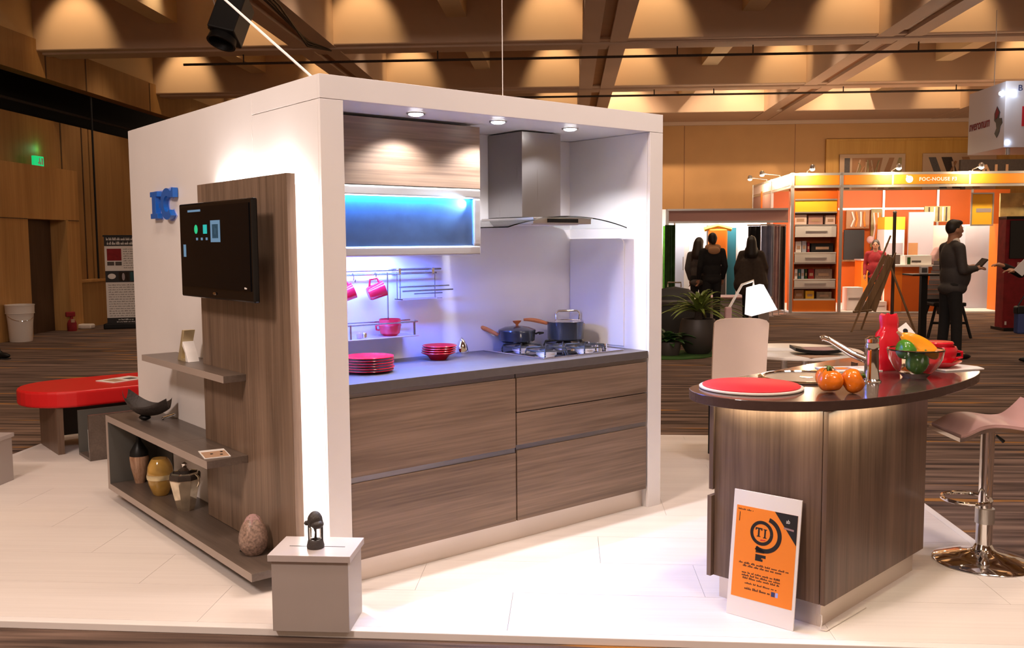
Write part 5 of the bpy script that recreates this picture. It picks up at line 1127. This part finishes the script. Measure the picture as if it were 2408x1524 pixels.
for i, (s, d, m, lab) in enumerate(((4.03, 19.3, 'steelblue', 'blue grey fabric length hanging at the edge of the orange stand'), (4.22, 19.6, 'rose', 'rose fabric length hanging at the edge of the orange stand'), (4.40, 19.9, 'browncloth', 'dark brown fabric length hanging at the edge of the orange stand'), (3.86, 19.8, 'blackcloth', 'black fabric length hanging at the edge of the orange stand'))):
    o = thing('fabric_sample', lab, 'fabric', H(s, d, FZ+0.002), RA, 'fabric lengths beside the orange stand')
    MB().sheet(lambda u, v, i=i: (((u-0.5)*0.24, 0.03*sin(u*14+i)+0.02*sin(v*6), 0.10+v*1.75), (0, 1, 0)), 16, 8, 0.012).build('cloth', m, o, True)
    MB().tube([(-0.14, 0, 1.87), (0.14, 0, 1.87)], 0.012, 8).tube([(0.13, 0, 0.0), (0.13, 0, 1.88)], 0.010, 8).build('rail', 'silver', o, True); B(-0.13, -0.12, 0, 0.15, 0.12, 0.012).build('foot', 'silver', o)
for i, (s, m, lab) in enumerate(((2.0, 'leafdark', 'dark green hanging banner at the booth edge'), (1.66, 'redcloth', 'dark red hanging banner at the booth edge'))):
    o = thing('hanging_banner', lab, 'banner', H(s, 18.6, FZ), RA, 'hanging banners at the booth edge')
    MB().sheet(lambda u, v, i=i: (((u-0.5)*0.20, 0.02*sin(u*12+i), 0.12+v*1.75), (0, 1, 0)), 10, 4, 0.012).build('cloth', m, o, True); MB().tube([(0.09, 0.03, 0), (0.09, 0.03, 1.92)], 0.014, 8).build('pole', 'chrome', o, True); B(-0.1, -0.1, 0, 0.13, 0.12, 0.014).build('foot', 'black', o)
pc = thing('low_plinth', 'low grey brown display plinth on the carpet behind the desk lamp', 'plinth', H(3.15, 18.78, FZ), RA)
B(-0.75, -0.4, 0, 0.75, 0.4, 0.42).build('body', 'greylid', pc, bevel=0.01); B(-0.8, -0.45, 0.42, 0.8, 0.45, 0.46).build('top', 'rose', pc, bevel=0.01)

# ================================================================== orange shell scheme stand
OD = 20.3; OS0, OS1 = 4.70, 10.6
ob = thing('orange_stand', 'large orange shell scheme stand with silver posts and lit header', 'stand', H(0, OD, FZ), RA)
POSTS = [4.75, 5.77, 8.42, 10.4]
for s in POSTS[:2]+[POSTS[3]]: hbox(ob, 'post', s-0.03, -0.03, 0, s+0.03, 0.03, 2.98, 'silver')
edges = [4.78, 5.74, 6.82, 8.40, 10.4]
for a, b in zip(edges, edges[1:]): hbox(ob, 'header_panel', a+0.02, -0.015, 2.72, b-0.02, 0.015, 2.92, 'orange')
for a, b in zip(edges, edges[1:]): hbox(ob, 'header_post', b-0.018, -0.02, 2.68, b+0.018, 0.02, 2.98, 'silver')
hbox(ob, 'header_rail', OS0, -0.03, 2.92, 10.4, 0.03, 2.97, 'silver'); hbox(ob, 'header_rail', OS0, -0.03, 2.66, 10.4, 0.03, 2.71, 'silver')
hbox(ob, 'back_wall', OS0, 3.0, 0, OS1, 3.05, 2.75, 'orangered')
for s in (6.2, 7.62, 8.9, 9.7): hbox(ob, 'wall_post', s-0.025, 2.95, 0, s+0.025, 3.0, 2.75, 'silver')
hbox(ob, 'wall_rail', 5.9, 2.94, 2.28, 9.0, 3.0, 2.33, 'silver')
hbox(ob, 'floor_plate', OS0+0.04, 0.0, 0.0, OS1, 3.0, 0.03, 'paper')
for d0, d1 in ((0.03, 2.0), (2.0, 4.2)):
    hbox(ob, 'side_header', 4.735, d0+0.03, 2.72, 4.765, d1-0.02, 2.92, 'pinkpaint')
hbox(ob, 'side_rail', 4.73, 0.03, 2.92, 4.77, 4.2, 2.97, 'silver'); hbox(ob, 'side_rail', 4.73, 0.03, 2.66, 4.77, 4.2, 2.71, 'silver')
for d in (2.0, 4.2): hbox(ob, 'side_post', 4.72, d-0.03, 0, 4.78, d+0.03, 2.98, 'silver')
hbox(ob, 'side_panel', 4.735, 2.05, 0, 4.765, 4.15, 2.66, 'mauve'); hbox(ob, 'side_panel', 4.735, 0.9, 0, 4.765, 1.95, 0.95, 'orange')
MB().prism([(4.735, 0), (4.6, -0.0), (4.6, 0.0)], 0, 0.01) if False else None
# header lettering and logo
lo = MB().lathe([(0.075, 0), (0.075, 0.006), (0.022, 0.006), (0.022, 0)], 24, T(7.16, -0.016, 2.82) @ RX(90)).build('logo', 'paper', ob, True); MB().box(7.095, -0.022, 2.84, 7.13, -0.016, 2.905).build('logo_tail', 'paper', ob)
text('header_lettering', 'FOC-NOUSE F3', 0.105, 'paper', ob, T(7.36, -0.017, 2.785) @ RX(90), 0.004, bold=0.002, spacing=1.1)
# arm lamps on the header
for i, (s, lab) in enumerate(((5.05, 'bright arm lamp over the orange header, leftmost'), (6.80, 'bright arm lamp over the orange header, second from left'), (8.45, 'bright arm lamp over the orange header, third from left'), (10.1, 'bright arm lamp over the orange header, rightmost'))):
    a = thing('arm_lamp', lab, 'lamp', H(s, OD, FZ+2.97), RA, 'arm lamps on the orange header')
    MB().tube([(0, 0, 0), (0, 0, 0.04), (0, -0.42, 0.09)], 0.012, 8).build('arm', 'silver', a, True)
    hdm = MB().lathe([(0.05, 0.0), (0.055, 0.05), (0.03, 0.09), (0, 0.095)], 16, T(0, -0.42, 0.055)).build('head', 'silver', a, True)
    MB().ell((0, -0.42, 0.05), (0.052, 0.052, 0.035), 12, 8).build('bulb', 'ledhall', hdm, True)
    lamp('POINT', 'arm_lamp_glow', H(s, OD-0.42, FZ+2.97), None, 75, (1.0, 0.74, 0.46), 0.04)
for s, d in ((4.66, OD+1.2), (4.6, OD+2.6)):
    lamp('POINT', 'arm_lamp_glow', H(s-0.25, d, FZ+2.95), None, 40, (1.0, 0.74, 0.46), 0.04)
for i, (d, lab) in enumerate(((1.2, 'bright arm lamp on the receding side of the orange stand, nearer'), (2.6, 'bright arm lamp on the receding side of the orange stand, farther'))):
    a = thing('arm_lamp', lab, 'lamp', H(4.75, OD+d, FZ+2.97), RA+pi/2*3, 'arm lamps on the orange side header')
    MB().tube([(0, 0, 0), (0, 0, 0.04), (0, -0.40, 0.09)], 0.012, 8).build('arm', 'silver', a, True); MB().lathe([(0.05, 0.0), (0.055, 0.05), (0.03, 0.09), (0, 0.095)], 16, T(0, -0.40, 0.055)).build('head', 'silver', a, True); MB().ell((0, -0.40, 0.05), (0.05, 0.05, 0.03), 12, 8).build('bulb', 'ledhall', a, True)
lamp('AREA', 'stand_inner_light', H(7.6, OD+0.7, 2.6), H(7.6, OD+2.2, 0.9), 150, (1.0, 0.82, 0.64), 4.5, 0.2, along=S)

# shelving bay at the left of the orange stand
sb = thing('shelving_bay', 'tall shelving bay with white drawers at the left of the orange stand', 'shelving', H(4.80, OD+0.04, FZ), RA)
SW = 0.92
hbox(sb, 'side', 0, 0, 0.03, 0.02, 0.5, 2.66, 'orangered'); hbox(sb, 'side', SW-0.02, 0, 0.03, SW, 0.5, 2.66, 'orangered'); hbox(sb, 'back', 0.02, 0.46, 0.03, SW-0.02, 0.5, 2.66, 'orangered')
for z in (2.40, 2.13, 1.86, 1.27, 1.05, 0.70, 0.52, 0.27): hbox(sb, 'shelf', 0.02, 0.0, z, SW-0.02, 0.46, z+0.03, 'plasticw' if z < 1.5 else 'silver')
hbox(sb, 'valance', 0.02, 0.01, 2.43, SW-0.02, 0.03, 2.66, 'orangered')
hbox(sb, 'light_box', 0.02, 0.02, 2.16, SW-0.02, 0.06, 2.40, 'yellowlit')
for z0, z1 in ((1.62, 1.85), (1.08, 1.26), (0.55, 0.69)):
    f = hbox(sb, 'drawer_front', 0.03, -0.015, z0, SW-0.03, 0.01, z1, 'paper' if z0 > 1.5 else 'plasticw', 0.004); B(0.25, -0.03, (z0+z1)/2+0.0, 0.70, -0.015, (z0+z1)/2+0.02).build('handle', 'silver', f)
hbox(sb, 'base_panel', 0.02, 0.0, 0.03, SW-0.02, 0.02, 0.27, 'orange')
BX = [(0.15, 1.89, 0.26, 0.22, 'pinkpaint', 'pale peach box on the upper shelf of the shelving bay, left'), (0.47, 1.89, 0.30, 0.20, 'mauve', 'mauve box on the upper shelf of the shelving bay, middle'), (0.78, 1.89, 0.2, 0.2, 'pinkpaint', 'pale peach box on the upper shelf of the shelving bay, right'),
      (0.12, 1.30, 0.12, 0.24, 'paper', 'white and red box on the middle shelf of the shelving bay'), (0.24, 1.30, 0.09, 0.25, 'wardrobe', 'pale grey upright box on the middle shelf of the shelving bay'), (0.33, 1.30, 0.05, 0.22, 'redcloth', 'narrow dark red box on the middle shelf of the shelving bay'), (0.62, 1.30, 0.46, 0.20, 'blackcloth', 'wide black printed box on the middle shelf of the shelving bay'),
      (0.08, 0.73, 0.06, 0.22, 'paper', 'white folder in the lower row of the shelving bay'), (0.15, 0.73, 0.05, 0.22, 'tealpanel', 'teal folder in the lower row of the shelving bay, left of the white box'), (0.22, 0.73, 0.06, 0.22, 'wardrobe', 'pale grey box in the lower row of the shelving bay'), (0.29, 0.73, 0.04, 0.22, 'leafdark', 'green folder in the lower row of the shelving bay'), (0.40, 0.73, 0.12, 0.22, 'redcloth', 'dark red box in the lower row of the shelving bay'), (0.66, 0.73, 0.36, 0.22, 'speckle', 'wide patterned box in the lower row of the shelving bay'),
      (0.15, 0.30, 0.2, 0.20, 'brownpanel', 'brown box on the lowest shelf of the shelving bay, left'), (0.38, 0.30, 0.18, 0.18, 'yellowlit', 'amber box on the lowest shelf of the shelving bay, middle'), (0.68, 0.30, 0.32, 0.16, 'silverglaze', 'silvery box on the lowest shelf of the shelving bay, right')]
for x, z, w_, h_, m, lab in BX: item('storage_box', lab, 'box', 4.80+x, OD+0.2, FZ+z+0.001, w_, 0.22, h_-0.01, m, 'boxes in the shelving bay', lambda o, a, b, c: B(-a*0.3, -b/2-0.003, c*0.3, a*0.3, -b/2, c*0.6).build('label_patch', 'papertan', o), 0.004)

# goods inside the orange stand
item('chalkboard', 'black framed board on the orange stand back wall', 'board', 6.90, OD+2.85, 1.05, 0.48, 0.05, 0.72, 'rubber', None, lambda o, a, b, c: B(-a/2-0.03, -0.03, -0.04, a/2+0.03, 0.03, 0.0).build('ledge', 'oak', o))
def cut(o, a, b, c):
    for q in (-0.3, -0.1, 0.12, 0.3): MB().tube([(q*a, -b/2-0.01, c*0.1), (q*a*0.7+0.02, -b/2-0.02, c*0.5), (q*a*0.9, -b/2-0.01, c*0.9)], 0.022, 6).build('motif', ['orange', 'pinkpaint', 'olive', 'orange'][int(q*10) % 4], o, True)
item('textile_hanging', 'patterned brown textile hanging above the black board', 'textile', 6.98, OD+2.85, 1.80, 0.55, 0.03, 0.45, 'brownpanel', None, cut)
item('woven_hanging', 'olive woven hanging beside the black board', 'textile', 7.42, OD+2.85, 1.35, 0.26, 0.03, 0.92, 'olive', None, cut)
bl = thing('pink_balloon', 'small pink round lamp hanging beside the black board', 'lamp', H(7.12, OD+2.3, 1.53)); MB().ell((0, 0, 0), (0.085, 0.085, 0.09)).build('globe', 'rose', bl, True); MB().tube([(0, 0, 0.09), (0, 0, 0.7)], 0.006, 6).build('cord', 'black', bl)
o = item('white_case', 'tall white appliance with trays under a yellow light box', 'appliance', 7.52, OD+2.1, FZ+0.031, 0.46, 0.5, 1.78, 'paper', None, lambda o, a, b, c: (B(-a/2, -b/2-0.01, c-0.02, a/2, b/2, c+0.27).build('light_box', 'yellowlit', o), B(-a*0.42, -b/2-0.008, 1.2, a*0.42, -b/2, 1.45).build('panel', 'greypanel', o), B(-a*0.42, -b/2-0.008, 0.95, a*0.42, -b/2, 1.18).build('panel', 'browncloth', o), B(-a*0.42, -b/2-0.008, 0.3, a*0.42, -b/2, 0.5).build('opening', 'black', o)))
item('orange_cabinet', 'orange counter block left of the easel in the orange stand', 'counter', 6.93, OD+2.0, FZ+0.031, 0.34, 0.5, 1.05, 'orange', None, lambda o, a, b, c: B(-a/2-0.02, -b/2-0.02, c, a/2+0.02, b/2, c+0.03).build('top', 'greylid', o))
item('white_plinth', 'small white block on the floor of the orange stand', 'plinth', 6.20, OD+0.5, FZ+0.031, 0.34, 0.35, 0.50, 'paper', None, trimstrip); item('white_plinth', 'low wide white block on the floor behind the easel', 'plinth', 6.62, OD+0.35, FZ+0.031, 0.44, 0.3, 0.20, 'paper', None, trimstrip)
item('grey_screen', 'tall mauve grey partition inside the orange stand', 'partition', 8.05, OD+1.7, FZ+0.031, 0.55, 0.06, 2.15, 'greypanel', None, lambda o, a, b, c: B(-a/2, -b/2-0.01, 0.0, -a*0.12, -b/2, 1.45).build('lower_panel', 'brownpanel', o))
item('counter_unit', 'orange reception counter with white top behind the man in a suit', 'counter', 7.45, OD+0.25, FZ+0.031, 1.15, 0.5, 0.95, 'orangered', None, lambda o, a, b, c: (B(-a/2-0.04, -b/2-0.04, c, a/2, b/2, c+0.04).build('top', 'paper', o), B(-a/2-0.02, -b/2-0.005, 0, -a/2+0.20, -b/2, c).build('end_panel', 'orange', o)))
item('pink_backboard', 'pale pink lit backboard behind the man in a suit', 'panel', 8.50, OD+1.95, FZ+0.031, 0.76, 0.06, 1.85, 'pinkpaint', None, trimstrip)
item('picture', 'dark bamboo picture above the pale pink backboard', 'picture', 8.50, OD+1.95, 1.93, 0.58, 0.05, 0.36, 'olive', None, lambda o, a, b, c: [B(q*a, -b/2-0.01, 0.02, q*a+0.03, -b/2, c-0.02).build('stripe', 'pinkpaint' if k % 2 else 'browncloth', o) for k, q in enumerate((-0.35, -0.15, 0.02, 0.18, 0.32))])
item('refrigerator', 'pale blue grey refrigerator behind the face of the man in a suit', 'refrigerator', 9.06, OD+1.3, FZ+0.031, 0.62, 0.6, 1.85, 'wardrobe', None, lambda o, a, b, c: B(a*0.36, -b/2-0.03, 0.8, a*0.40, -b/2-0.005, 1.3).build('handle', 'silver', o), 0.02)
item('window_panel', 'yellow lit framed window panel below the orange header', 'panel', 8.88, OD+0.5, 1.84, 0.42, 0.05, 0.65, 'yellowlit', None, lambda o, a, b, c: (B(-a/2-0.03, -b/2-0.01, -0.03, a/2+0.03, -b/2+0.01, 0.0).build('frame', 'silver', o), B(-a/2-0.03, -b/2-0.01, c, a/2+0.03, -b/2+0.01, c+0.03).build('frame', 'silver', o), B(a/2, -b/2-0.01, 0, a/2+0.03, -b/2+0.01, c).build('frame', 'silver', o), B(-a/2-0.03, -b/2-0.01, 0, -a/2, -b/2+0.01, c).build('frame', 'silver', o), B(-a*0.3, -b/2-0.004, c*0.4, a*0.45, -b/2, c*0.53).build('band', 'greypanel', o)))
def ribs(o, a, b, c):
    for k in range(8): B(-a*0.46, -b/2-0.03, 0.12+0.155*k, a*0.46, -b/2, 0.25+0.155*k).build('drawer', 'orange', o, bevel=0.008)
item('drawer_stack', 'orange plastic drawer stack at the right of the man in a suit', 'drawers', 9.40, OD+0.5, FZ+0.031, 0.46, 0.5, 1.85, 'orange', None, ribs)
item('olive_picture', 'olive green lamp picture in the upper right of the orange stand', 'picture', 9.9, OD+0.6, 1.85, 1.2, 0.06, 0.66, 'olive', None, lambda o, a, b, c: MB().lathe([(0.05, 0), (0.02, 0.1), (0, 0.1)], 12, T(-0.1, -0.05, 0.4)).build('motif', 'brass', o))
item('grey_carton', 'white printed carton on the orange reception counter', 'carton', 7.42, OD+0.2, FZ+0.031+0.991, 0.55, 0.3, 0.20, 'paper', None, lambda o, a, b, c: (B(-a*0.42, -b/2-0.004, 0.01, -a*0.3, -b/2, 0.16).build('green_mark', 'leafdark', o), B(-a*0.25, -b/2-0.004, 0.05, a*0.1, -b/2, 0.09).build('print_line', 'greycloth', o)))
b = thing('toaster_oven', 'grey rounded oven on the reception counter behind the shoulder of the man', 'oven', H(7.90, OD+0.2, FZ+1.0225), RA)
MB().prism([(-0.18, 0), (0.15, 0), (0.15, 0.28), (0.05, 0.38), (-0.06, 0.36), (-0.14, 0.2)], -0.15, 0.15, RX(90)).build('case', 'rose', b, bevel=0.03); MB().prism([(-0.12, 0.03), (0.1, 0.03), (0.1, 0.17), (-0.08, 0.12)], 0.151, 0.158, RX(90)).build('window', 'olive', b)

# ================================================================== red kiosk, table, chair, easel
rk2 = thing('red_kiosk', 'tall red kiosk with a dark screen at the right edge', 'kiosk', H(7.85, 16.4, FZ), RA)
B(-0.50, -0.15, 0.04, 0.6, 0.15, 1.92).build('body', 'redcloth', rk2, bevel=0.01); B(-0.52, -0.25, 0, 0.62, 0.25, 0.05).build('foot', 'black', rk2); B(-0.50, -0.16, 1.88, 0.6, 0.14, 1.93).build('top', 'black', rk2)
B(-0.44, -0.175, 1.22, 0.55, -0.15, 1.86).build('screen', 'blackgloss', rk2, bevel=0.005); B(-0.30, -0.17, 1.02, 0.45, -0.15, 1.16).build('label_panel', 'pinkpaint', rk2); B(-0.47, -0.16, 0.1, -0.44, -0.15, 0.16).build('mark', 'paper', rk2)
bt_ = thing('bar_table', 'tall black bar table with a small top left of the man in a suit', 'table', H(5.30, 14.3, FZ), RA)
B(-0.24, -0.22, 1.015, 0.24, 0.22, 1.04).build('top', 'black', bt_, bevel=0.004); B(-0.045, -0.045, 0.02, 0.045, 0.045, 1.015).build('column', 'black', bt_); MB().lathe([(0, 0), (0.22, 0), (0.22, 0.012), (0.03, 0.03), (0, 0.03)], 24).build('foot', 'black', bt_, True)
o = tag(B(-0.055, -0.03, 0, 0.055, 0.03, 0.11).build('table_card', 'paper', bevel=0.002), 'white table card standing on the bar table', 'card'); o.location = H(5.26, 14.2, FZ+1.0405); o.rotation_euler = (0, 0, RA)
B(-0.04, -0.0312, 0.02, 0.04, -0.030, 0.09).build('printed_patch', 'greycloth', o)
bc = thing('bar_chair', 'black bar chair with a tall grey slatted back behind the man in a suit', 'chair', H(5.98, 15.2, FZ), RA)
bk_ = B(-0.24, 0.16, 0.56, 0.24, 0.19, 0.60).build('back_rail', 'black', bc)
for k in range(8):
    zz = 0.60+0.077*k; wv = 0.25-0.012*k; B(-wv, 0.165-0.012*k, zz, wv-0.02, 0.185-0.012*k, zz+0.072).build('back_slat', 'slategrey', bc, bevel=0.003)
B(-0.25, -0.2, 0.50, 0.25, 0.2, 0.56).build('seat', 'black', bc, bevel=0.015)
for sx in (-1, 1):
    for sy in (-1, 1): MB().tube([(sx*0.2, sy*0.15, 0.51), (sx*0.33, sy*0.2, 0.0)], 0.024, 8).build('leg', 'black', bc, True)
B(-0.27, -0.2, 0.22, 0.27, -0.16, 0.26).build('stretcher', 'black', bc); B(-0.10, -0.15, 0.36, 0.10, 0.1, 0.50).build('mechanism', 'black', bc, bevel=0.02)
ez = thing('easel', 'wooden folding easel standing on the carpet in front of the orange stand', 'easel', H(5.10, 16.2, FZ), RA)
MB().tube([(-0.32, -0.15, 0.0), (0.42, 0.25, 1.62)], [0.022, 0.018], 4).build('leg', 'oak', ez); MB().tube([(-0.02, 0.3, 0.0), (0.40, 0.28, 1.30)], 0.020, 4).build('leg', 'oak', ez)
MB().tube([(0.75, -0.10, 0.0), (0.38, 0.22, 1.20)], 0.020, 4).build('leg', 'oak', ez)
MB().prism([(0, 0), (0.10, 0), (0.085, 1.05), (0.015, 1.05)], 0, 0.03, T(-0.24, 0.0, 0.36) @ RY(25) @ RX(90)).build('board', 'oak', ez, bevel=0.004); MB().prism([(0, 0), (0.11, 0), (0.10, 1.0), (0.01, 1.02)], 0, 0.03, T(-0.12, 0.0, 0.36) @ RY(24.5) @ RX(90)).build('board', 'oak', ez, bevel=0.004); MB().prism([(0, 0), (0.14, 0), (0.02, 1.05), (0.0, 1.05)], 0, 0.03, T(0.0, 0.03, 0.38) @ RY(24) @ RX(90)).build('board', 'oak', ez, bevel=0.004)
MB().tube([(-0.26, -0.02, 0.33), (0.05, -0.02, 0.36)], 0.022, 6).build('tray_bar', 'oak', ez)
pq = thing('standing_pole', 'thin dark pole on a round foot behind the easel', 'pole', H(5.70, 16.8, FZ))
MB().tube([(0, 0, 0.0), (0, 0, 2.02)], 0.030, 8).build('shaft', 'doorbrown', pq, True); MB().lathe([(0, 0), (0.14, 0), (0.14, 0.012), (0, 0.014)], 20).build('foot', 'doorbrown', pq, True); MB().ell((0, 0, 2.03), (0.035, 0.035, 0.03)).build('finial', 'silver', pq, True)

# ================================================================== hanging sign cube and dark header with wooden letters
cu = thing('hanging_sign_cube', 'large white hanging sign cube in the upper right', 'sign', H(6.25, 14.0, 2.83), RA)
B(0, 0, 0, 1.25, 1.22, 0.94).build('body', mat('sign_white', (0.72, 0.66, 0.68), 0.4), cu, bevel=0.004)
text('sign_lettering', 'nveronum', 0.215, 'redcloth', cu, Matrix(((0, 0, -1, -0.001), (-1, 0, 0, 1.19), (0, 1, 0, 0.36), (0, 0, 0, 1))), 0.003, shear=0.25, bold=0.001, sx=0.80)
EM = Matrix(((0, 0, -1, -0.001), (-1, 0, 0, 0.34), (0, 1, 0, 0.40), (0, 0, 0, 1)))
MB().prism([(0.10, 0.22), (0.20, 0.12), (0.17, 0.04), (0.26, 0.03), (0.28, -0.04), (0.22, -0.08), (0.20, -0.16), (0.12, -0.24), (0.04, -0.17), (0.10, -0.10), (0.08, -0.02), (0.02, 0.02), (0.02, 0.12)], 0, 0.004, EM).build('sign_emblem', 'print', cu); MB().prism([(0.10, 0.20), (0.17, 0.12), (0.12, 0.05), (0.06, 0.03), (0.05, 0.11)], 0.004, 0.006, EM).build('sign_emblem', 'redcloth', cu)
B(0.24, -0.005, 0.30, 0.60, 0.0, 0.58).build('sign_patch', 'redmat', cu); text('sign_lettering', 'B', 0.12, 'bluebag', cu, T(0.17, -0.001, 0.80) @ RX(90), 0.003)
for p in ((-0.02, 0.10, 0.78), (0.12, -0.02, 0.76)): MB().ell(p, (0.03, 0.03, 0.03), 12, 8).build('spot', 'ledblue', cu, True)
MB().tube([(0.09, 0.06, -0.10), (0.09, 0.06, 0.0)], 0.03, 10).build('pole_stub', 'greylid', cu); MB().ell((0.05, -0.02, 0.07), (0.028, 0.028, 0.028), 12, 8).build('spot', 'ledblue', cu, True)
lamp('POINT', 'sign_spot_glow', H(6.12, 13.8, 3.6), None, 5, (0.7, 0.85, 1.0), 0.03)
for x in (0.1, 1.15): MB().tube([(x, 0.6, 0.94), (x, 0.6, ZC-2.83)], 0.006, 6).build('suspension_wire', 'silver', cu)
dh = thing('dark_header', 'dark header board with pale wooden letters ALI above the orange stand', 'sign', H(9.55, 24.0, FZ), RA)
B(0.15, 0, 2.9, 3.2, 0.1, 3.52).build('board', 'browncloth', dh); B(0.2, 0.04, 0, 0.3, 0.1, 2.9).build('post', 'browncloth', dh); B(3.0, 0.04, 0, 3.1, 0.1, 2.9).build('post', 'browncloth', dh)
B(0.35, -0.03, 3.22, 0.62, 0, 3.25).build('dash', 'tancloth', dh)
text('wooden_letters', 'ALI', 0.42, 'tancloth', dh, T(0.62, -0.003, 3.10) @ RX(90), 0.02, bold=0.008, spacing=1.25)
